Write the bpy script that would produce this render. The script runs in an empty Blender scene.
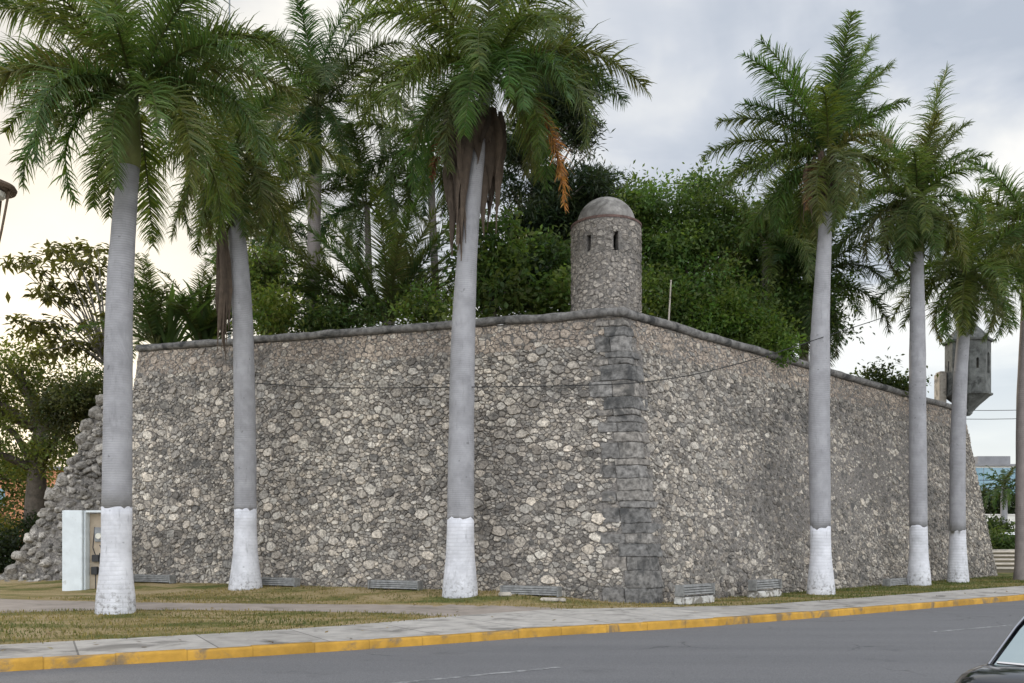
import bpy, bmesh, math, random
import numpy as np
from mathutils import Vector, Matrix, noise as mnoise

SC = bpy.context.scene
COL = SC.collection
R = math.radians
F_PX, CXP, HZ = 900.0, 512.0, 538.0
EYE = 1.75

# ------------------------------------------------------------------ camera
cam_d = bpy.data.cameras.new("camera")
cam = bpy.data.objects.new("camera", cam_d)
COL.objects.link(cam)
cam.location = (0, 0, EYE)
cam.rotation_euler = (R(90), 0, 0)
cam_d.sensor_width = 36
cam_d.lens = F_PX / 1024 * 36
cam_d.shift_y = (HZ - 341.5) / 1024
cam_d.clip_start = 0.1
cam_d.clip_end = 2000
SC.camera = cam

# ------------------------------------------------------------------ light
SUN_AZ, SUN_EL = R(-31), R(13)          # azimuth from +Y towards +X
sdir = Vector((math.sin(SUN_AZ) * math.cos(SUN_EL), math.cos(SUN_AZ) * math.cos(SUN_EL), math.sin(SUN_EL)))
sun_d = bpy.data.lights.new("sun", 'SUN')
sun_d.energy = 1.2
sun_d.angle = R(14)
sun_d.color = (1.0, 0.86, 0.66)
sun = bpy.data.objects.new("sun", sun_d)
COL.objects.link(sun)
sun.rotation_euler = (-sdir).to_track_quat('-Z', 'Y').to_euler()

SC.view_settings.view_transform = 'Standard'
SC.view_settings.look = 'None'
SC.view_settings.exposure = 0.8
SC.view_settings.gamma = 1.0


class NT:
    """small helper for node trees"""
    def __init__(self, tree):
        self.t = tree
    def n(self, typ, **kw):
        nd = self.t.nodes.new(typ)
        for k, v in kw.items():
            if k.startswith('i_'):
                nd.inputs[k[2:].replace('_', ' ')].default_value = v
            else:
                setattr(nd, k, v)
        return nd
    def l(self, a, b):
        self.t.links.new(a, b)
    def math(self, op, a, b=None, clamp=False):
        nd = self.n('ShaderNodeMath', operation=op, use_clamp=clamp)
        for i, v in enumerate((a, b)):
            if v is None: continue
            if isinstance(v, (int, float)): nd.inputs[i].default_value = v
            else: self.l(v, nd.inputs[i])
        return nd.outputs[0]
    def mix(self, fac, a, b, blend='MIX'):
        nd = self.n('ShaderNodeMix', data_type='RGBA', blend_type=blend)
        for i, v in ((0, fac), (6, a), (7, b)):
            if isinstance(v, (int, float)): nd.inputs[i].default_value = v
            elif isinstance(v, tuple): nd.inputs[i].default_value = v if len(v) == 4 else (*v, 1)
            else: self.l(v, nd.inputs[i])
        return nd.outputs[2]
    def noise(self, vec, scale, detail=4, rough=.55, dist=0):
        nd = self.n('ShaderNodeTexNoise')
        nd.inputs['Scale'].default_value = scale
        nd.inputs['Detail'].default_value = detail
        nd.inputs['Roughness'].default_value = rough
        nd.inputs['Distortion'].default_value = dist
        if vec is not None: self.l(vec, nd.inputs['Vector'])
        return nd.outputs[0]
    def ramp(self, fac, stops):
        nd = self.n('ShaderNodeValToRGB')
        cr = nd.color_ramp
        while len(cr.elements) < len(stops): cr.elements.new(0.5)
        for e, (p, c) in zip(cr.elements, stops):
            e.position = p
            e.color = c if len(c) == 4 else (*c, 1)
        self.l(fac, nd.inputs[0])
        return nd.outputs[0]
    def step(self, x, lo, hi):
        nd = self.n('ShaderNodeMapRange', interpolation_type='SMOOTHSTEP')
        self.l(x, nd.inputs[0])
        nd.inputs[1].default_value = lo; nd.inputs[2].default_value = hi
        nd.inputs[3].default_value = 0; nd.inputs[4].default_value = 1
        return nd.outputs[0]


world = bpy.data.worlds.new("World")
SC.world = world
world.use_nodes = True
wt = world.node_tree
wt.nodes.clear()
W_ = NT(wt)
wout = W_.n('ShaderNodeOutputWorld')
sky = W_.n('ShaderNodeTexSky', sky_type='NISHITA', sun_disc=False, sun_elevation=SUN_EL, sun_rotation=SUN_AZ)
tc = W_.n('ShaderNodeTexCoord')
gen = tc.outputs['Generated']
sep = W_.n('ShaderNodeSeparateXYZ'); W_.l(gen, sep.inputs[0])
dx_, dy_, dz_ = sep.outputs
den = W_.math('ADD', W_.math('MAXIMUM', dz_, 0.0), 0.22)
cmb = W_.n('ShaderNodeCombineXYZ')
W_.l(W_.math('DIVIDE', dx_, den), cmb.inputs[0])
W_.l(W_.math('DIVIDE', dy_, den), cmb.inputs[1])
cl1 = W_.noise(cmb.outputs[0], 1.5, 6, .52, .7)
cl2 = W_.noise(cmb.outputs[0], 3.2, 5, .5, .3)
cl = W_.math('ADD', W_.math('MULTIPLY', cl1, .72), W_.math('MULTIPLY', cl2, .28))
cloud = W_.ramp(cl, [(.41, (.30, .33, .38)), (.475, (.38, .403, .444)), (.53, (.495, .503, .51)), (.59, (.625, .612, .585))])
# pale band near the horizon
hz = W_.math('SUBTRACT', 1.0, W_.step(dz_, 0.05, .34))
cloud = W_.mix(W_.math('MULTIPLY', hz, .75), cloud, (.52, .555, .57))
# glow round the hidden low sun
dot = W_.n('ShaderNodeVectorMath', operation='DOT_PRODUCT')
W_.l(gen, dot.inputs[0]); dot.inputs[1].default_value = tuple(sdir)
glow = W_.math('POWER', W_.math('MAXIMUM', dot.outputs['Value'], 0.0), 9.0)
glow2 = W_.math('POWER', W_.math('MAXIMUM', dot.outputs['Value'], 0.0), 30.0)
lit = W_.ramp(cl, [(.42, (.385, .39, .41)), (.49, (.51, .49, .45)), (.57, (.58, .555, .495))])
cloud = W_.mix(W_.math('MULTIPLY', glow, .8), cloud, lit)
cloud = W_.mix(W_.math('MULTIPLY', glow2, .5), cloud, (.64, .56, .41))
low = W_.math('SUBTRACT', 1.0, W_.step(dz_, 0.0, .16))
cloud = W_.mix(W_.math('MULTIPLY', low, .45), cloud, (.60, .575, .51))
# added fill: sky behind the camera boosted to light the facing walls
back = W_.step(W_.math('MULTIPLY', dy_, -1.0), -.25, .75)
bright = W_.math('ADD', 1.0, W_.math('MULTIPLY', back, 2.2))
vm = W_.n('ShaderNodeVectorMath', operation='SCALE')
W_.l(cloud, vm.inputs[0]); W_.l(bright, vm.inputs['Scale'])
bg1 = W_.n('ShaderNodeBackground', i_Strength=0.12)
W_.l(sky.outputs[0], bg1.inputs[0])
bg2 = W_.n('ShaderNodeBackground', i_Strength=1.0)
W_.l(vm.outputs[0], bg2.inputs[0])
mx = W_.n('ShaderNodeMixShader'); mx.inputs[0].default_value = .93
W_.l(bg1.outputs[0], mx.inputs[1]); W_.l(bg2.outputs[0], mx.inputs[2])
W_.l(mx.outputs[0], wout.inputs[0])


# ------------------------------------------------------------------ helpers
def at(px, py, depth):
    return Vector(((px - CXP) / F_PX * depth, depth, EYE + (HZ - py) / F_PX * depth))

def gnd(px, py, z=0.0):
    d = (EYE - z) * F_PX / (py - HZ)
    return Vector(((px - CXP) / F_PX * d, d, z))

def tag(o, label=None, cat=None, group=None, kind=None):
    if label: o['label'] = label
    if cat: o['category'] = cat
    if group: o['group'] = group
    if kind: o['kind'] = kind
    return o

def empty(name, loc, label=None, cat=None, group=None):
    o = bpy.data.objects.new(name, None)
    o.empty_display_size = .3
    o.location = loc
    COL.objects.link(o)
    return tag(o, label, cat, group)

def link(name, me, m, parent=None):
    """mesh is in world coordinates; a parented mesh is shifted into the parent's space"""
    o = bpy.data.objects.new(name, me)
    if m is not None:
        for mm in (m if isinstance(m, (list, tuple)) else [m]): me.materials.append(mm)
    COL.objects.link(o)
    if parent is not None:
        o.parent = parent
        off = Vector((0, 0, 0)); p = parent
        while p is not None:
            off += p.location; p = p.parent
        o.location = -off
    return o

def arrays(name, V, Q, col=None, smooth=False):
    """fast quad mesh"""
    me = bpy.data.meshes.new(name)
    V = np.asarray(V, dtype=np.float32).reshape(-1, 3)
    Q = np.asarray(Q, dtype=np.int32)
    n, k = Q.shape
    me.vertices.add(len(V)); me.vertices.foreach_set('co', V.ravel())
    me.loops.add(n * k); me.loops.foreach_set('vertex_index', Q.ravel())
    me.polygons.add(n)
    me.polygons.foreach_set('loop_start', np.arange(0, n * k, k, dtype=np.int32))
    try: me.polygons.foreach_set('loop_total', np.full(n, k, dtype=np.int32))
    except Exception: pass
    me.update(calc_edges=True)
    if smooth: me.polygons.foreach_set('use_smooth', np.ones(n, dtype=bool))
    if col is not None:
        a = me.attributes.new('tint', 'FLOAT_COLOR', 'FACE')
        c = np.ones((n, 4), dtype=np.float32); c[:, :3] = col
        a.data.foreach_set('color', c.ravel())
    me.validate()
    return me

class MB:
    def __init__(self):
        self.v = []; self.f = []; self.c = []
    def add(self, vs, fs, col=(1, 1, 1)):
        b = len(self.v)
        self.v += [tuple(p) for p in vs]
        self.f += [tuple(i + b for i in f) for f in fs]
        self.c += [col] * len(fs)
    def box(self, c, s, rz=0, col=(1, 1, 1), taper=1.0):
        m = Matrix.Rotation(rz, 3, 'Z')
        vs = []
        for k in (-1, 1):
            t = taper if k > 0 else 1.0
            for a, b in ((-1, -1), (1, -1), (1, 1), (-1, 1)):
                vs.append(Vector(c) + m @ Vector((a * s[0] / 2 * t, b * s[1] / 2 * t, k * s[2] / 2)))
        self.add(vs, [(0, 3, 2, 1), (4, 5, 6, 7), (0, 1, 5, 4), (1, 2, 6, 5), (2, 3, 7, 6), (3, 0, 4, 7)], col)
    def tube(self, pts, rad, n=8, col=(1, 1, 1), cap=True):
        pts = [Vector(p) for p in pts]
        if isinstance(rad, (int, float)): rad = [rad] * len(pts)
        vs = []; fs = []
        up = Vector((0, 0, 1)); prev = None
        for i, p in enumerate(pts):
            t = (pts[min(i + 1, len(pts) - 1)] - pts[max(i - 1, 0)])
            if t.length < 1e-9: t = Vector((0, 0, 1))
            t.normalize()
            if prev is None:
                ref = Vector((1, 0, 0)) if abs(t.x) < .9 else Vector((0, 1, 0))
                a = (ref - t * ref.dot(t)).normalized()
            else:
                a = (prev - t * prev.dot(t)).normalized()
            prev = a
            b = t.cross(a)
            for k in range(n):
                g = 2 * math.pi * k / n
                vs.append(p + (a * math.cos(g) + b * math.sin(g)) * rad[i])
        for i in range(len(pts) - 1):
            for k in range(n):
                k2 = (k + 1) % n
                fs.append((i * n + k, i * n + k2, (i + 1) * n + k2, (i + 1) * n + k))
        if cap:
            fs.append(tuple(reversed(range(n))))
            fs.append(tuple((len(pts) - 1) * n + k for k in range(n)))
        self.add(vs, fs, col)
    def lathe(self, c, prof, n=24, col=(1, 1, 1), a0=0.0):
        vs = []; fs = []
        for r, z in prof:
            for k in range(n):
                g = a0 + 2 * math.pi * k / n
                vs.append((c[0] + r * math.cos(g), c[1] + r * math.sin(g), c[2] + z))
        for i in range(len(prof) - 1):
            for k in range(n):
                k2 = (k + 1) % n
                fs.append((i * n + k, i * n + k2, (i + 1) * n + k2, (i + 1) * n + k))
        fs.append(tuple(reversed(range(n))))
        fs.append(tuple((len(prof) - 1) * n + k for k in range(n)))
        self.add(vs, fs, col)
    def build(self, name, m, parent=None, smooth=False, bevel=0.0):
        me = bpy.data.meshes.new(name)
        me.from_pydata(self.v, [], self.f)
        a = me.attributes.new('tint', 'FLOAT_COLOR', 'FACE')
        c = np.ones((len(self.f), 4), dtype=np.float32)
        if self.c: c[:, :3] = np.array(self.c)
        if len(a.data) == len(self.f): a.data.foreach_set('color', c.ravel())
        if bevel > 0:
            bm = bmesh.new(); bm.from_mesh(me)
            bmesh.ops.remove_doubles(bm, verts=bm.verts, dist=1e-6)
            bmesh.ops.bevel(bm, geom=list(bm.edges), offset=bevel, segments=2, affect='EDGES', clamp_overlap=True)
            bm.to_mesh(me); bm.free()
        if smooth:
            me.polygons.foreach_set('use_smooth', np.ones(len(me.polygons), dtype=bool))
        me.update()
        return link(name, me, m, parent)

# ------------------------------------------------------------------ materials
def mat(name):
    m = bpy.data.materials.new(name)
    m.use_nodes = True
    t = m.node_tree; t.nodes.clear()
    g = NT(t)
    out = g.n('ShaderNodeOutputMaterial')
    return m, g, out

def std(name, col, rough=.8, var=.25, scale=3.0, bump=.0, bscale=30.0, tint=False, metal=0.0, stain=None, spec=.35, coat=0.0):
    """principled with noise-broken colour; tint multiplies the mesh's own per-face colour"""
    m, g, out = mat(name)
    b = g.n('ShaderNodeBsdfPrincipled')
    b.inputs['Roughness'].default_value = rough
    b.inputs['Metallic'].default_value = metal
    b.inputs['Specular IOR Level'].default_value = spec
    b.inputs['Coat Weight'].default_value = coat
    tcn = g.n('ShaderNodeTexCoord'); obj = tcn.outputs['Object']
    nz = g.noise(obj, scale, 6, .6)
    lo = tuple(c * (1 - var) for c in col); hi = tuple(min(1, c * (1 + var)) for c in col)
    c = g.ramp(nz, [(.3, lo), (.7, hi)])
    if stain:
        scol, ssc, lo_, hi_ = stain
        sn = g.step(g.noise(obj, ssc, 6, .65, .6), lo_, hi_)
        c = g.mix(sn, c, scol)
    if tint:
        at_ = g.n('ShaderNodeAttribute', attribute_name='tint')
        c = g.mix(1.0, c, at_.outputs['Color'], 'MULTIPLY')
    g.l(c, b.inputs['Base Color'])
    if bump > 0:
        bp = g.n('ShaderNodeBump', i_Strength=bump, i_Distance=.02)
        g.l(g.noise(obj, bscale, 6, .65), bp.inputs['Height'])
        g.l(bp.outputs[0], b.inputs['Normal'])
    g.l(b.outputs[0], out.inputs[0])
    return m

def leafmat(name, trans=.35, rough=.5):
    m, g, out = mat(name)
    at_ = g.n('ShaderNodeAttribute', attribute_name='tint')
    b = g.n('ShaderNodeBsdfPrincipled')
    b.inputs['Roughness'].default_value = rough
    b.inputs['Specular IOR Level'].default_value = .3
    tcn = g.n('ShaderNodeTexCoord')
    nz = g.noise(tcn.outputs['Object'], .9, 3, .5)
    c = g.mix(1.0, at_.outputs['Color'], g.ramp(nz, [(.3, (.75, .8, .75)), (.7, (1.2, 1.15, 1.1))]), 'MULTIPLY')
    g.l(c, b.inputs['Base Color'])
    tr = g.n('ShaderNodeBsdfTranslucent')
    hue = g.mix(1.0, c, (1.5, 1.5, .7), 'MULTIPLY')
    g.l(hue, tr.inputs['Color'])
    ms = g.n('ShaderNodeMixShader'); ms.inputs[0].default_value = trans
    g.l(b.outputs[0], ms.inputs[1]); g.l(tr.outputs[0], ms.inputs[2])
    g.l(ms.outputs[0], out.inputs[0])
    return m

def stonemat(name):
    """rubble masonry: each stone has its own colour (tint); lichen and grey weathering in patches"""
    m, g, out = mat(name)
    at_ = g.n('ShaderNodeAttribute', attribute_name='tint')
    tcn = g.n('ShaderNodeTexCoord'); obj = tcn.outputs['Object']
    fine = g.noise(obj, 11, 8, .78)
    c = g.mix(1.0, at_.outputs['Color'], g.ramp(fine, [(.36, (.26, .25, .24)), (.47, (.88, .87, .86)), (.60, (1.5, 1.48, 1.45))]), 'MULTIPLY')
    mpv = g.n('ShaderNodeMapping'); g.l(obj, mpv.inputs[0]); mpv.inputs['Scale'].default_value = (.6, .6, 1.3)
    mpl = g.n('ShaderNodeMapping'); g.l(obj, mpl.inputs[0]); mpl.inputs['Scale'].default_value = (.8, .8, 1.4)
    lime = g.step(g.noise(mpl.outputs[0], 3.4, 8, .74, .6), .50, .66)
    c = g.mix(g.math('MULTIPLY', lime, .55), c, g.ramp(g.noise(obj, 17, 6, .75), [(.36, (.10, .094, .087)), (.62, (.42, .385, .345))]))
    wide = g.ramp(g.noise(obj, .28, 4, .6), [(.35, (.80, .79, .78)), (.65, (1.22, 1.20, 1.16))])
    c = g.mix(1.0, c, wide, 'MULTIPLY')
    patch = g.step(g.noise(mpv.outputs[0], .55, 6, .68, .8), .50, .70)
    c = g.mix(g.math('MULTIPLY', patch, .72), c, (.07, .069, .067))
    spots = g.step(g.noise(obj, 3.2, 6, .7, .4), .60, .70)
    c = g.mix(g.math('MULTIPLY', spots, .6), c, (.07, .068, .066))
    b = g.n('ShaderNodeBsdfPrincipled')
    b.inputs['Roughness'].default_value = .95
    b.inputs['Specular IOR Level'].default_value = .15
    g.l(c, b.inputs['Base Color'])
    bp = g.n('ShaderNodeBump', i_Strength=.8, i_Distance=.03)
    g.l(g.noise(obj, 22, 8, .7), bp.inputs['Height'])
    g.l(bp.outputs[0], b.inputs['Normal'])
    g.l(b.outputs[0], out.inputs[0])
    return m

M = {}
M['stone'] = stonemat('rubble stone')
M['mortar'] = std('old mortar', (.175, .16, .147), .95, .6, 18, 1.0, 30, stain=((.09, .086, .082), 2.5, .50, .66))
M['cordon'] = std('weathered cordon', (.17, .162, .155), .95, .6, 5, 1.0, 14, stain=((.045, .045, .045), 1.2, .5, .66))
M['quoin'] = std('grey dressed stone', (.20, .19, .18), .95, .65, 7, 1.0, 16, tint=True, stain=((.075, .074, .073), 1.6, .48, .66))
M['dome'] = std('lime render', (.275, .262, .248), .95, .35, 4, .8, 14, stain=((.12, .112, .105), 1.6, .45, .68))
M['brickred'] = std('red string course', (.13, .085, .075), .95, .5, 6, .7, 22)
M['darkstone'] = std('dark weathered turret stone', (.135, .14, .135), .95, .45, 3, .9, 16, stain=((.05, .052, .05), 1.6, .48, .66))
M['palestone'] = std('pale render', (.42, .38, .33), .9, .25, 3, .5, 20, stain=((.16, .15, .14), 2, .52, .7))
M['dark'] = std('dark interior', (.02, .02, .02), 1, .2)
M['asphalt_old'] = std('asphalt', (.15, .15, .16), .85, .10, .35, .35, 130, stain=((.12, .12, .13), .25, .45, .65))
def asphaltmat():
    m, g, out = mat('worn asphalt')
    b = g.n('ShaderNodeBsdfPrincipled')
    b.inputs['Roughness'].default_value = .85; b.inputs['Specular IOR Level'].default_value = .3
    tcn = g.n('ShaderNodeTexCoord'); obj = tcn.outputs['Object']
    mp = g.n('ShaderNodeMapping'); g.l(obj, mp.inputs[0])
    mp.inputs['Rotation'].default_value = (0, 0, R(-31)); mp.inputs['Scale'].default_value = (.08, 1, 1)
    c = g.ramp(g.noise(mp.outputs[0], .9, 5, .6), [(.35, (.138, .138, .144)), (.65, (.162, .161, .166))])
    c = g.mix(1.0, c, g.ramp(g.noise(obj, 55, 4, .8), [(.35, (.62, .62, .62)), (.65, (1.35, 1.35, 1.35))]), 'MULTIPLY')
    spot = g.step(g.noise(obj, .9, 5, .6), .60, .72)
    c = g.mix(g.math('MULTIPLY', spot, .4), c, (.07, .07, .072))
    vo = g.n('ShaderNodeTexVoronoi', feature='DISTANCE_TO_EDGE'); vo.inputs['Scale'].default_value = .33
    wob = g.n('ShaderNodeVectorMath', operation='ADD'); nz = g.n('ShaderNodeTexNoise'); nz.inputs['Scale'].default_value = 1.4; nz.inputs['Detail'].default_value = 5
    g.l(obj, nz.inputs['Vector']); sc = g.n('ShaderNodeVectorMath', operation='SCALE'); sc.inputs['Scale'].default_value = .9
    g.l(nz.outputs['Color'], sc.inputs[0]); g.l(obj, wob.inputs[0]); g.l(sc.outputs[0], wob.inputs[1]); g.l(wob.outputs[0], vo.inputs['Vector'])
    crack = g.math('MULTIPLY', g.math('SUBTRACT', 1.0, g.step(vo.outputs['Distance'], .0, .012)), g.step(g.noise(obj, .35, 3), .50, .62))
    c = g.mix(g.math('MULTIPLY', crack, .65), c, (.05, .05, .05))
    g.l(c, b.inputs['Base Color'])
    bp = g.n('ShaderNodeBump', i_Strength=.4, i_Distance=.01)
    g.l(g.noise(obj, 120, 3, .7), bp.inputs['Height']); g.l(bp.outputs[0], b.inputs['Normal'])
    g.l(b.outputs[0], out.inputs[0])
    return m
M['asphalt'] = asphaltmat()
M['concrete'] = std('pavement concrete', (.40, .375, .345), .9, .22, 2.5, .5, 60, tint=True, stain=((.19, .178, .162), .9, .50, .66))
M['pathmat'] = std('worn path', (.31, .265, .23), .95, .2, 1.2, .5, 45, stain=((.20, .17, .14), .6, .52, .7))
M['kerb'] = std('yellow kerb paint', (.45, .25, .04), .85, .3, 2.2, .6, 50, tint=True, stain=((.20, .145, .085), 1.7, .50, .66))
M['line'] = std('faded road paint', (.29, .29, .29), .85, .3, 9, 0, stain=((.145, .145, .15), 6, .42, .58))
M['soil'] = std('bare ground', (.16, .14, .10), 1, .3, .2)
M['trunk'] = None
M['leaf'] = leafmat('leaf', .48)
M['frond'] = leafmat('palm frond', .42, .42)
M['deadleaf'] = std('dead leaf base', (.9, .9, .9), .9, .4, 5, .7, 20, tint=True)
M['bark'] = std('bark', (.09, .075, .06), .95, .35, 6, .8, 20)
M['barkpale'] = std('pale bark', (.19, .175, .155), .95, .35, 6, .8, 20)
M['crownshaft'] = std('green crownshaft', (.17, .19, .065), .5, .4, 2, .3, 14, stain=((.13, .095, .05), 1.5, .5, .68))
M['sheath'] = std('dead brown sheath', (.075, .052, .042), .9, .45, 4, .6, 14)
M['white'] = std('white painted render', (.62, .66, .68), .7, .08, 3, .15, 30, stain=((.42, .42, .40), 2, .6, .75))
M['tan'] = std('tan panel', (.40, .33, .25), .8, .15, 4, .2, 30)
M['greymetal'] = std('grey metal', (.22, .23, .24), .5, .2, 8, .1, 30, metal=.4)
M['blackbox'] = std('black plastic', (.03, .03, .032), .5, .3, 8)
M['ironslat'] = std('weathered slats', (.20, .20, .195), .7, .4, 8, .4, 40)
M['wire'] = std('black cable', (.015, .015, .015), .6, .2)
M['carpaint'] = std('black car paint', (.008, .009, .013), .18, .1, 2, spec=.6, coat=1.0)
M['whitepaint'] = std('white car paint', (.7, .7, .7), .25, .05, 2, coat=.8)
M['rubber'] = std('tyre rubber', (.02, .02, .02), .8, .2, 10)
M['chrome'] = std('chrome trim', (.6, .6, .62), .15, .05, 4, metal=1.0)
M['taillight'] = std('red lens', (.35, .01, .01), .15, .1, 6, coat=1)
M['lampmetal'] = std('bronze lamp metal', (.10, .07, .045), .5, .25, 5, metal=.5)
M['lampglass'] = std('frosted lens', (.62, .60, .52), .3, .1, 4)
M['orangewall'] = std('orange plaster', (.48, .22, .12), .9, .1, .5)
M['whitewall'] = std('whitewashed wall', (.62, .60, .56), .9, .12, .4)
M['roofgrey'] = std('grey roof', (.2, .2, .21), .8, .2, .4)
M['palestep'] = std('pale step stone', (.5, .45, .38), .9, .2, 2, .3, 30)
M['chipped'] = std('chipped white paint on concrete', (.50, .49, .47), .9, .2, 5, .8, 18, stain=((.20, .185, .165), 4, .47, .58))
M['plate'] = std('plate blank', (.6, .6, .58), .5, .05, 3)

def carglass():
    m, g, out = mat('car glass')
    b = g.n('ShaderNodeBsdfPrincipled')
    tcn = g.n('ShaderNodeTexCoord')
    g.l(g.ramp(g.noise(tcn.outputs['Object'], 3, 3), [(.3, (.20, .27, .28)), (.7, (.24, .31, .32))]), b.inputs['Base Color'])
    b.inputs['Roughness'].default_value = .05
    b.inputs['IOR'].default_value = 2.3
    b.inputs['Specular IOR Level'].default_value = .9
    g.l(b.outputs[0], out.inputs[0])
    return m
M['carglass'] = carglass()

def bluewindow():
    m, g, out = mat('blue curtain glass')
    b = g.n('ShaderNodeBsdfPrincipled')
    tcn = g.n('ShaderNodeTexCoord')
    g.l(g.ramp(g.noise(tcn.outputs['Object'], .3, 3), [(.3, (.10, .20, .27)), (.7, (.18, .30, .37))]), b.inputs['Base Color'])
    b.inputs['Roughness'].default_value = .15
    g.l(b.outputs[0], out.inputs[0])
    return m
M['bluewindow'] = bluewindow()

def trunkmat(name, col, ringcol, ring=7.5, dirt=.0):
    m, g, out = mat(name)
    b = g.n('ShaderNodeBsdfPrincipled')
    b.inputs['Roughness'].default_value = .9
    b.inputs['Specular IOR Level'].default_value = .2
    tcn = g.n('ShaderNodeTexCoord'); obj = tcn.outputs['Object']
    mp = g.n('ShaderNodeMapping'); g.l(obj, mp.inputs[0])
    wv = g.n('ShaderNodeTexWave', wave_type='BANDS', bands_direction='Z')
    wv.inputs['Scale'].default_value = ring / 2 ; wv.inputs['Distortion'].default_value = 1.6
    wv.inputs['Detail'].default_value = 3; wv.inputs['Detail Scale'].default_value = .8
    g.l(obj, wv.inputs['Vector'])
    nz = g.noise(obj, 2.2, 6, .6)
    c = g.ramp(nz, [(.28, tuple(x * .78 for x in col)), (.7, tuple(x * 1.15 for x in col))])
    rings = g.math('MULTIPLY', g.step(wv.outputs['Fac'], .75, .98), g.math('MULTIPLY', g.step(g.noise(obj, .7, 3), .35, .7), .5))
    c = g.mix(rings, c, ringcol)
    mp.inputs['Scale'].default_value = (6, 6, 1.2)
    streak = g.step(g.noise(mp.outputs[0], 1.6, 6, .65), .56, .74)
    c = g.mix(g.math('MULTIPLY', streak, .42 + dirt), c, tuple(x * .45 for x in col))
    blot = g.step(g.noise(obj, 1.1, 6, .68, .5), .50, .68)
    c = g.mix(g.math('MULTIPLY', blot, .5), c, tuple(x * .62 for x in col))
    scar = g.step(g.noise(obj, 6.5, 3, .5), .69, .74)
    c = g.mix(g.math('MULTIPLY', scar, .6), c, tuple(x * .35 for x in col))
    if dirt:
        sz = g.n('ShaderNodeSeparateXYZ'); g.l(obj, sz.inputs[0])
        low = g.math('SUBTRACT', 1.0, g.step(sz.outputs[2], .0, 1.0))
        spl = g.step(g.noise(obj, 9, 6, .7), .50, .62)
        c = g.mix(g.math('MULTIPLY', g.math('MULTIPLY', low, spl), .75), c, (.16, .15, .14))
    g.l(c, b.inputs['Base Color'])
    bp = g.n('ShaderNodeBump', i_Strength=.35, i_Distance=.02)
    hh = g.math('ADD', g.math('MULTIPLY', wv.outputs['Fac'], -.3), g.noise(obj, 25, 5, .6))
    g.l(hh, bp.inputs['Height']); g.l(bp.outputs[0], b.inputs['Normal'])
    g.l(b.outputs[0], out.inputs[0])
    return m
M['trunk'] = trunkmat('palm trunk grey', (.315, .311, .325), (.165, .162, .168), 11)
M['trunkdark'] = trunkmat('palm trunk brown', (.20, .175, .165), (.11, .10, .095))
M['whitewash'] = trunkmat('whitewashed trunk', (.60, .60, .635), (.42, .42, .44), 6, .22)

def lawnmat():
    m, g, out = mat('patchy lawn')
    b = g.n('ShaderNodeBsdfPrincipled')
    b.inputs['Roughness'].default_value = 1; b.inputs['Specular IOR Level'].default_value = .1
    tcn = g.n('ShaderNodeTexCoord'); obj = tcn.outputs['Object']
    mp = g.n('ShaderNodeMapping'); g.l(obj, mp.inputs[0]); mp.inputs['Scale'].default_value = (.5, 1, 1)
    big = g.noise(mp.outputs[0], .8, 6, .65, .5)
    fine = g.noise(obj, 16, 6, .7)
    sx = g.n('ShaderNodeSeparateXYZ'); g.l(obj, sx.inputs[0])
    big = g.math('SUBTRACT', big, g.math('MULTIPLY', g.step(sx.outputs[0], 3.5, 9.0), .10))
    c = g.ramp(big, [(.36, (.10, .112, .036)), (.43, (.17, .155, .062)), (.50, (.29, .22, .115)), (.60, (.36, .275, .17))])
    c = g.mix(1.0, c, g.ramp(fine, [(.3, (.55, .6, .5)), (.7, (1.35, 1.35, 1.3))]), 'MULTIPLY')
    g.l(c, b.inputs['Base Color'])
    bp = g.n('ShaderNodeBump', i_Strength=.8, i_Distance=.05)
    g.l(fine, bp.inputs['Height']); g.l(bp.outputs[0], b.inputs['Normal'])
    g.l(b.outputs[0], out.inputs[0])
    return m
M['lawn'] = lawnmat()

# ------------------------------------------------------------------ ground, road, kerb
KP = [(-7.22, 12.69), (-3.75, 14.54), (-1.45, 15.9), (.93, 17.45), (3.99, 19.1), (7.37, 21.4), (11.4, 24.3), (15.6, 27.4)]
def resample():
    pts = [Vector(p) for p in KP]
    d0 = (pts[1] - pts[0]).normalized(); d1 = (pts[-1] - pts[-2]).normalized()
    pts = [pts[0] - d0 * 60, pts[0] - d0 * 20, pts[0] - d0 * 6] + pts + [pts[-1] + d1 * 6, pts[-1] + d1 * 20, pts[-1] + d1 * 45, pts[-1] + d1 * 110]
    out = []
    for i in range(1, len(pts) - 2):
        p0, p1, p2, p3 = pts[i - 1:i + 3]
        n = max(2, int((p2 - p1).length / .6))
        for k in range(n):
            t = k / n
            # centripetal-ish smooth blend
            a = p1.lerp(p2, t)
            m1 = (p2 - p0) * ((p2 - p1).length / max(1e-6, (p2 - p0).length)); m2 = (p3 - p1) * ((p2 - p1).length / max(1e-6, (p3 - p1).length))
            h = (2*t**3-3*t**2+1)*p1 + (t**3-2*t**2+t)*m1 + (-2*t**3+3*t**2)*p2 + (t**3-t**2)*m2
            out.append(h)
    out.append(pts[-2])
    return out
KL = resample()
KN = []
for i in range(len(KL)):
    t = (KL[min(i + 1, len(KL) - 1)] - KL[max(i - 1, 0)]).normalized()
    KN.append(Vector((-t.y, t.x)))
KLA = np.array([tuple(p) for p in KL]); KNA = np.array([tuple(p) for p in KN])

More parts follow.
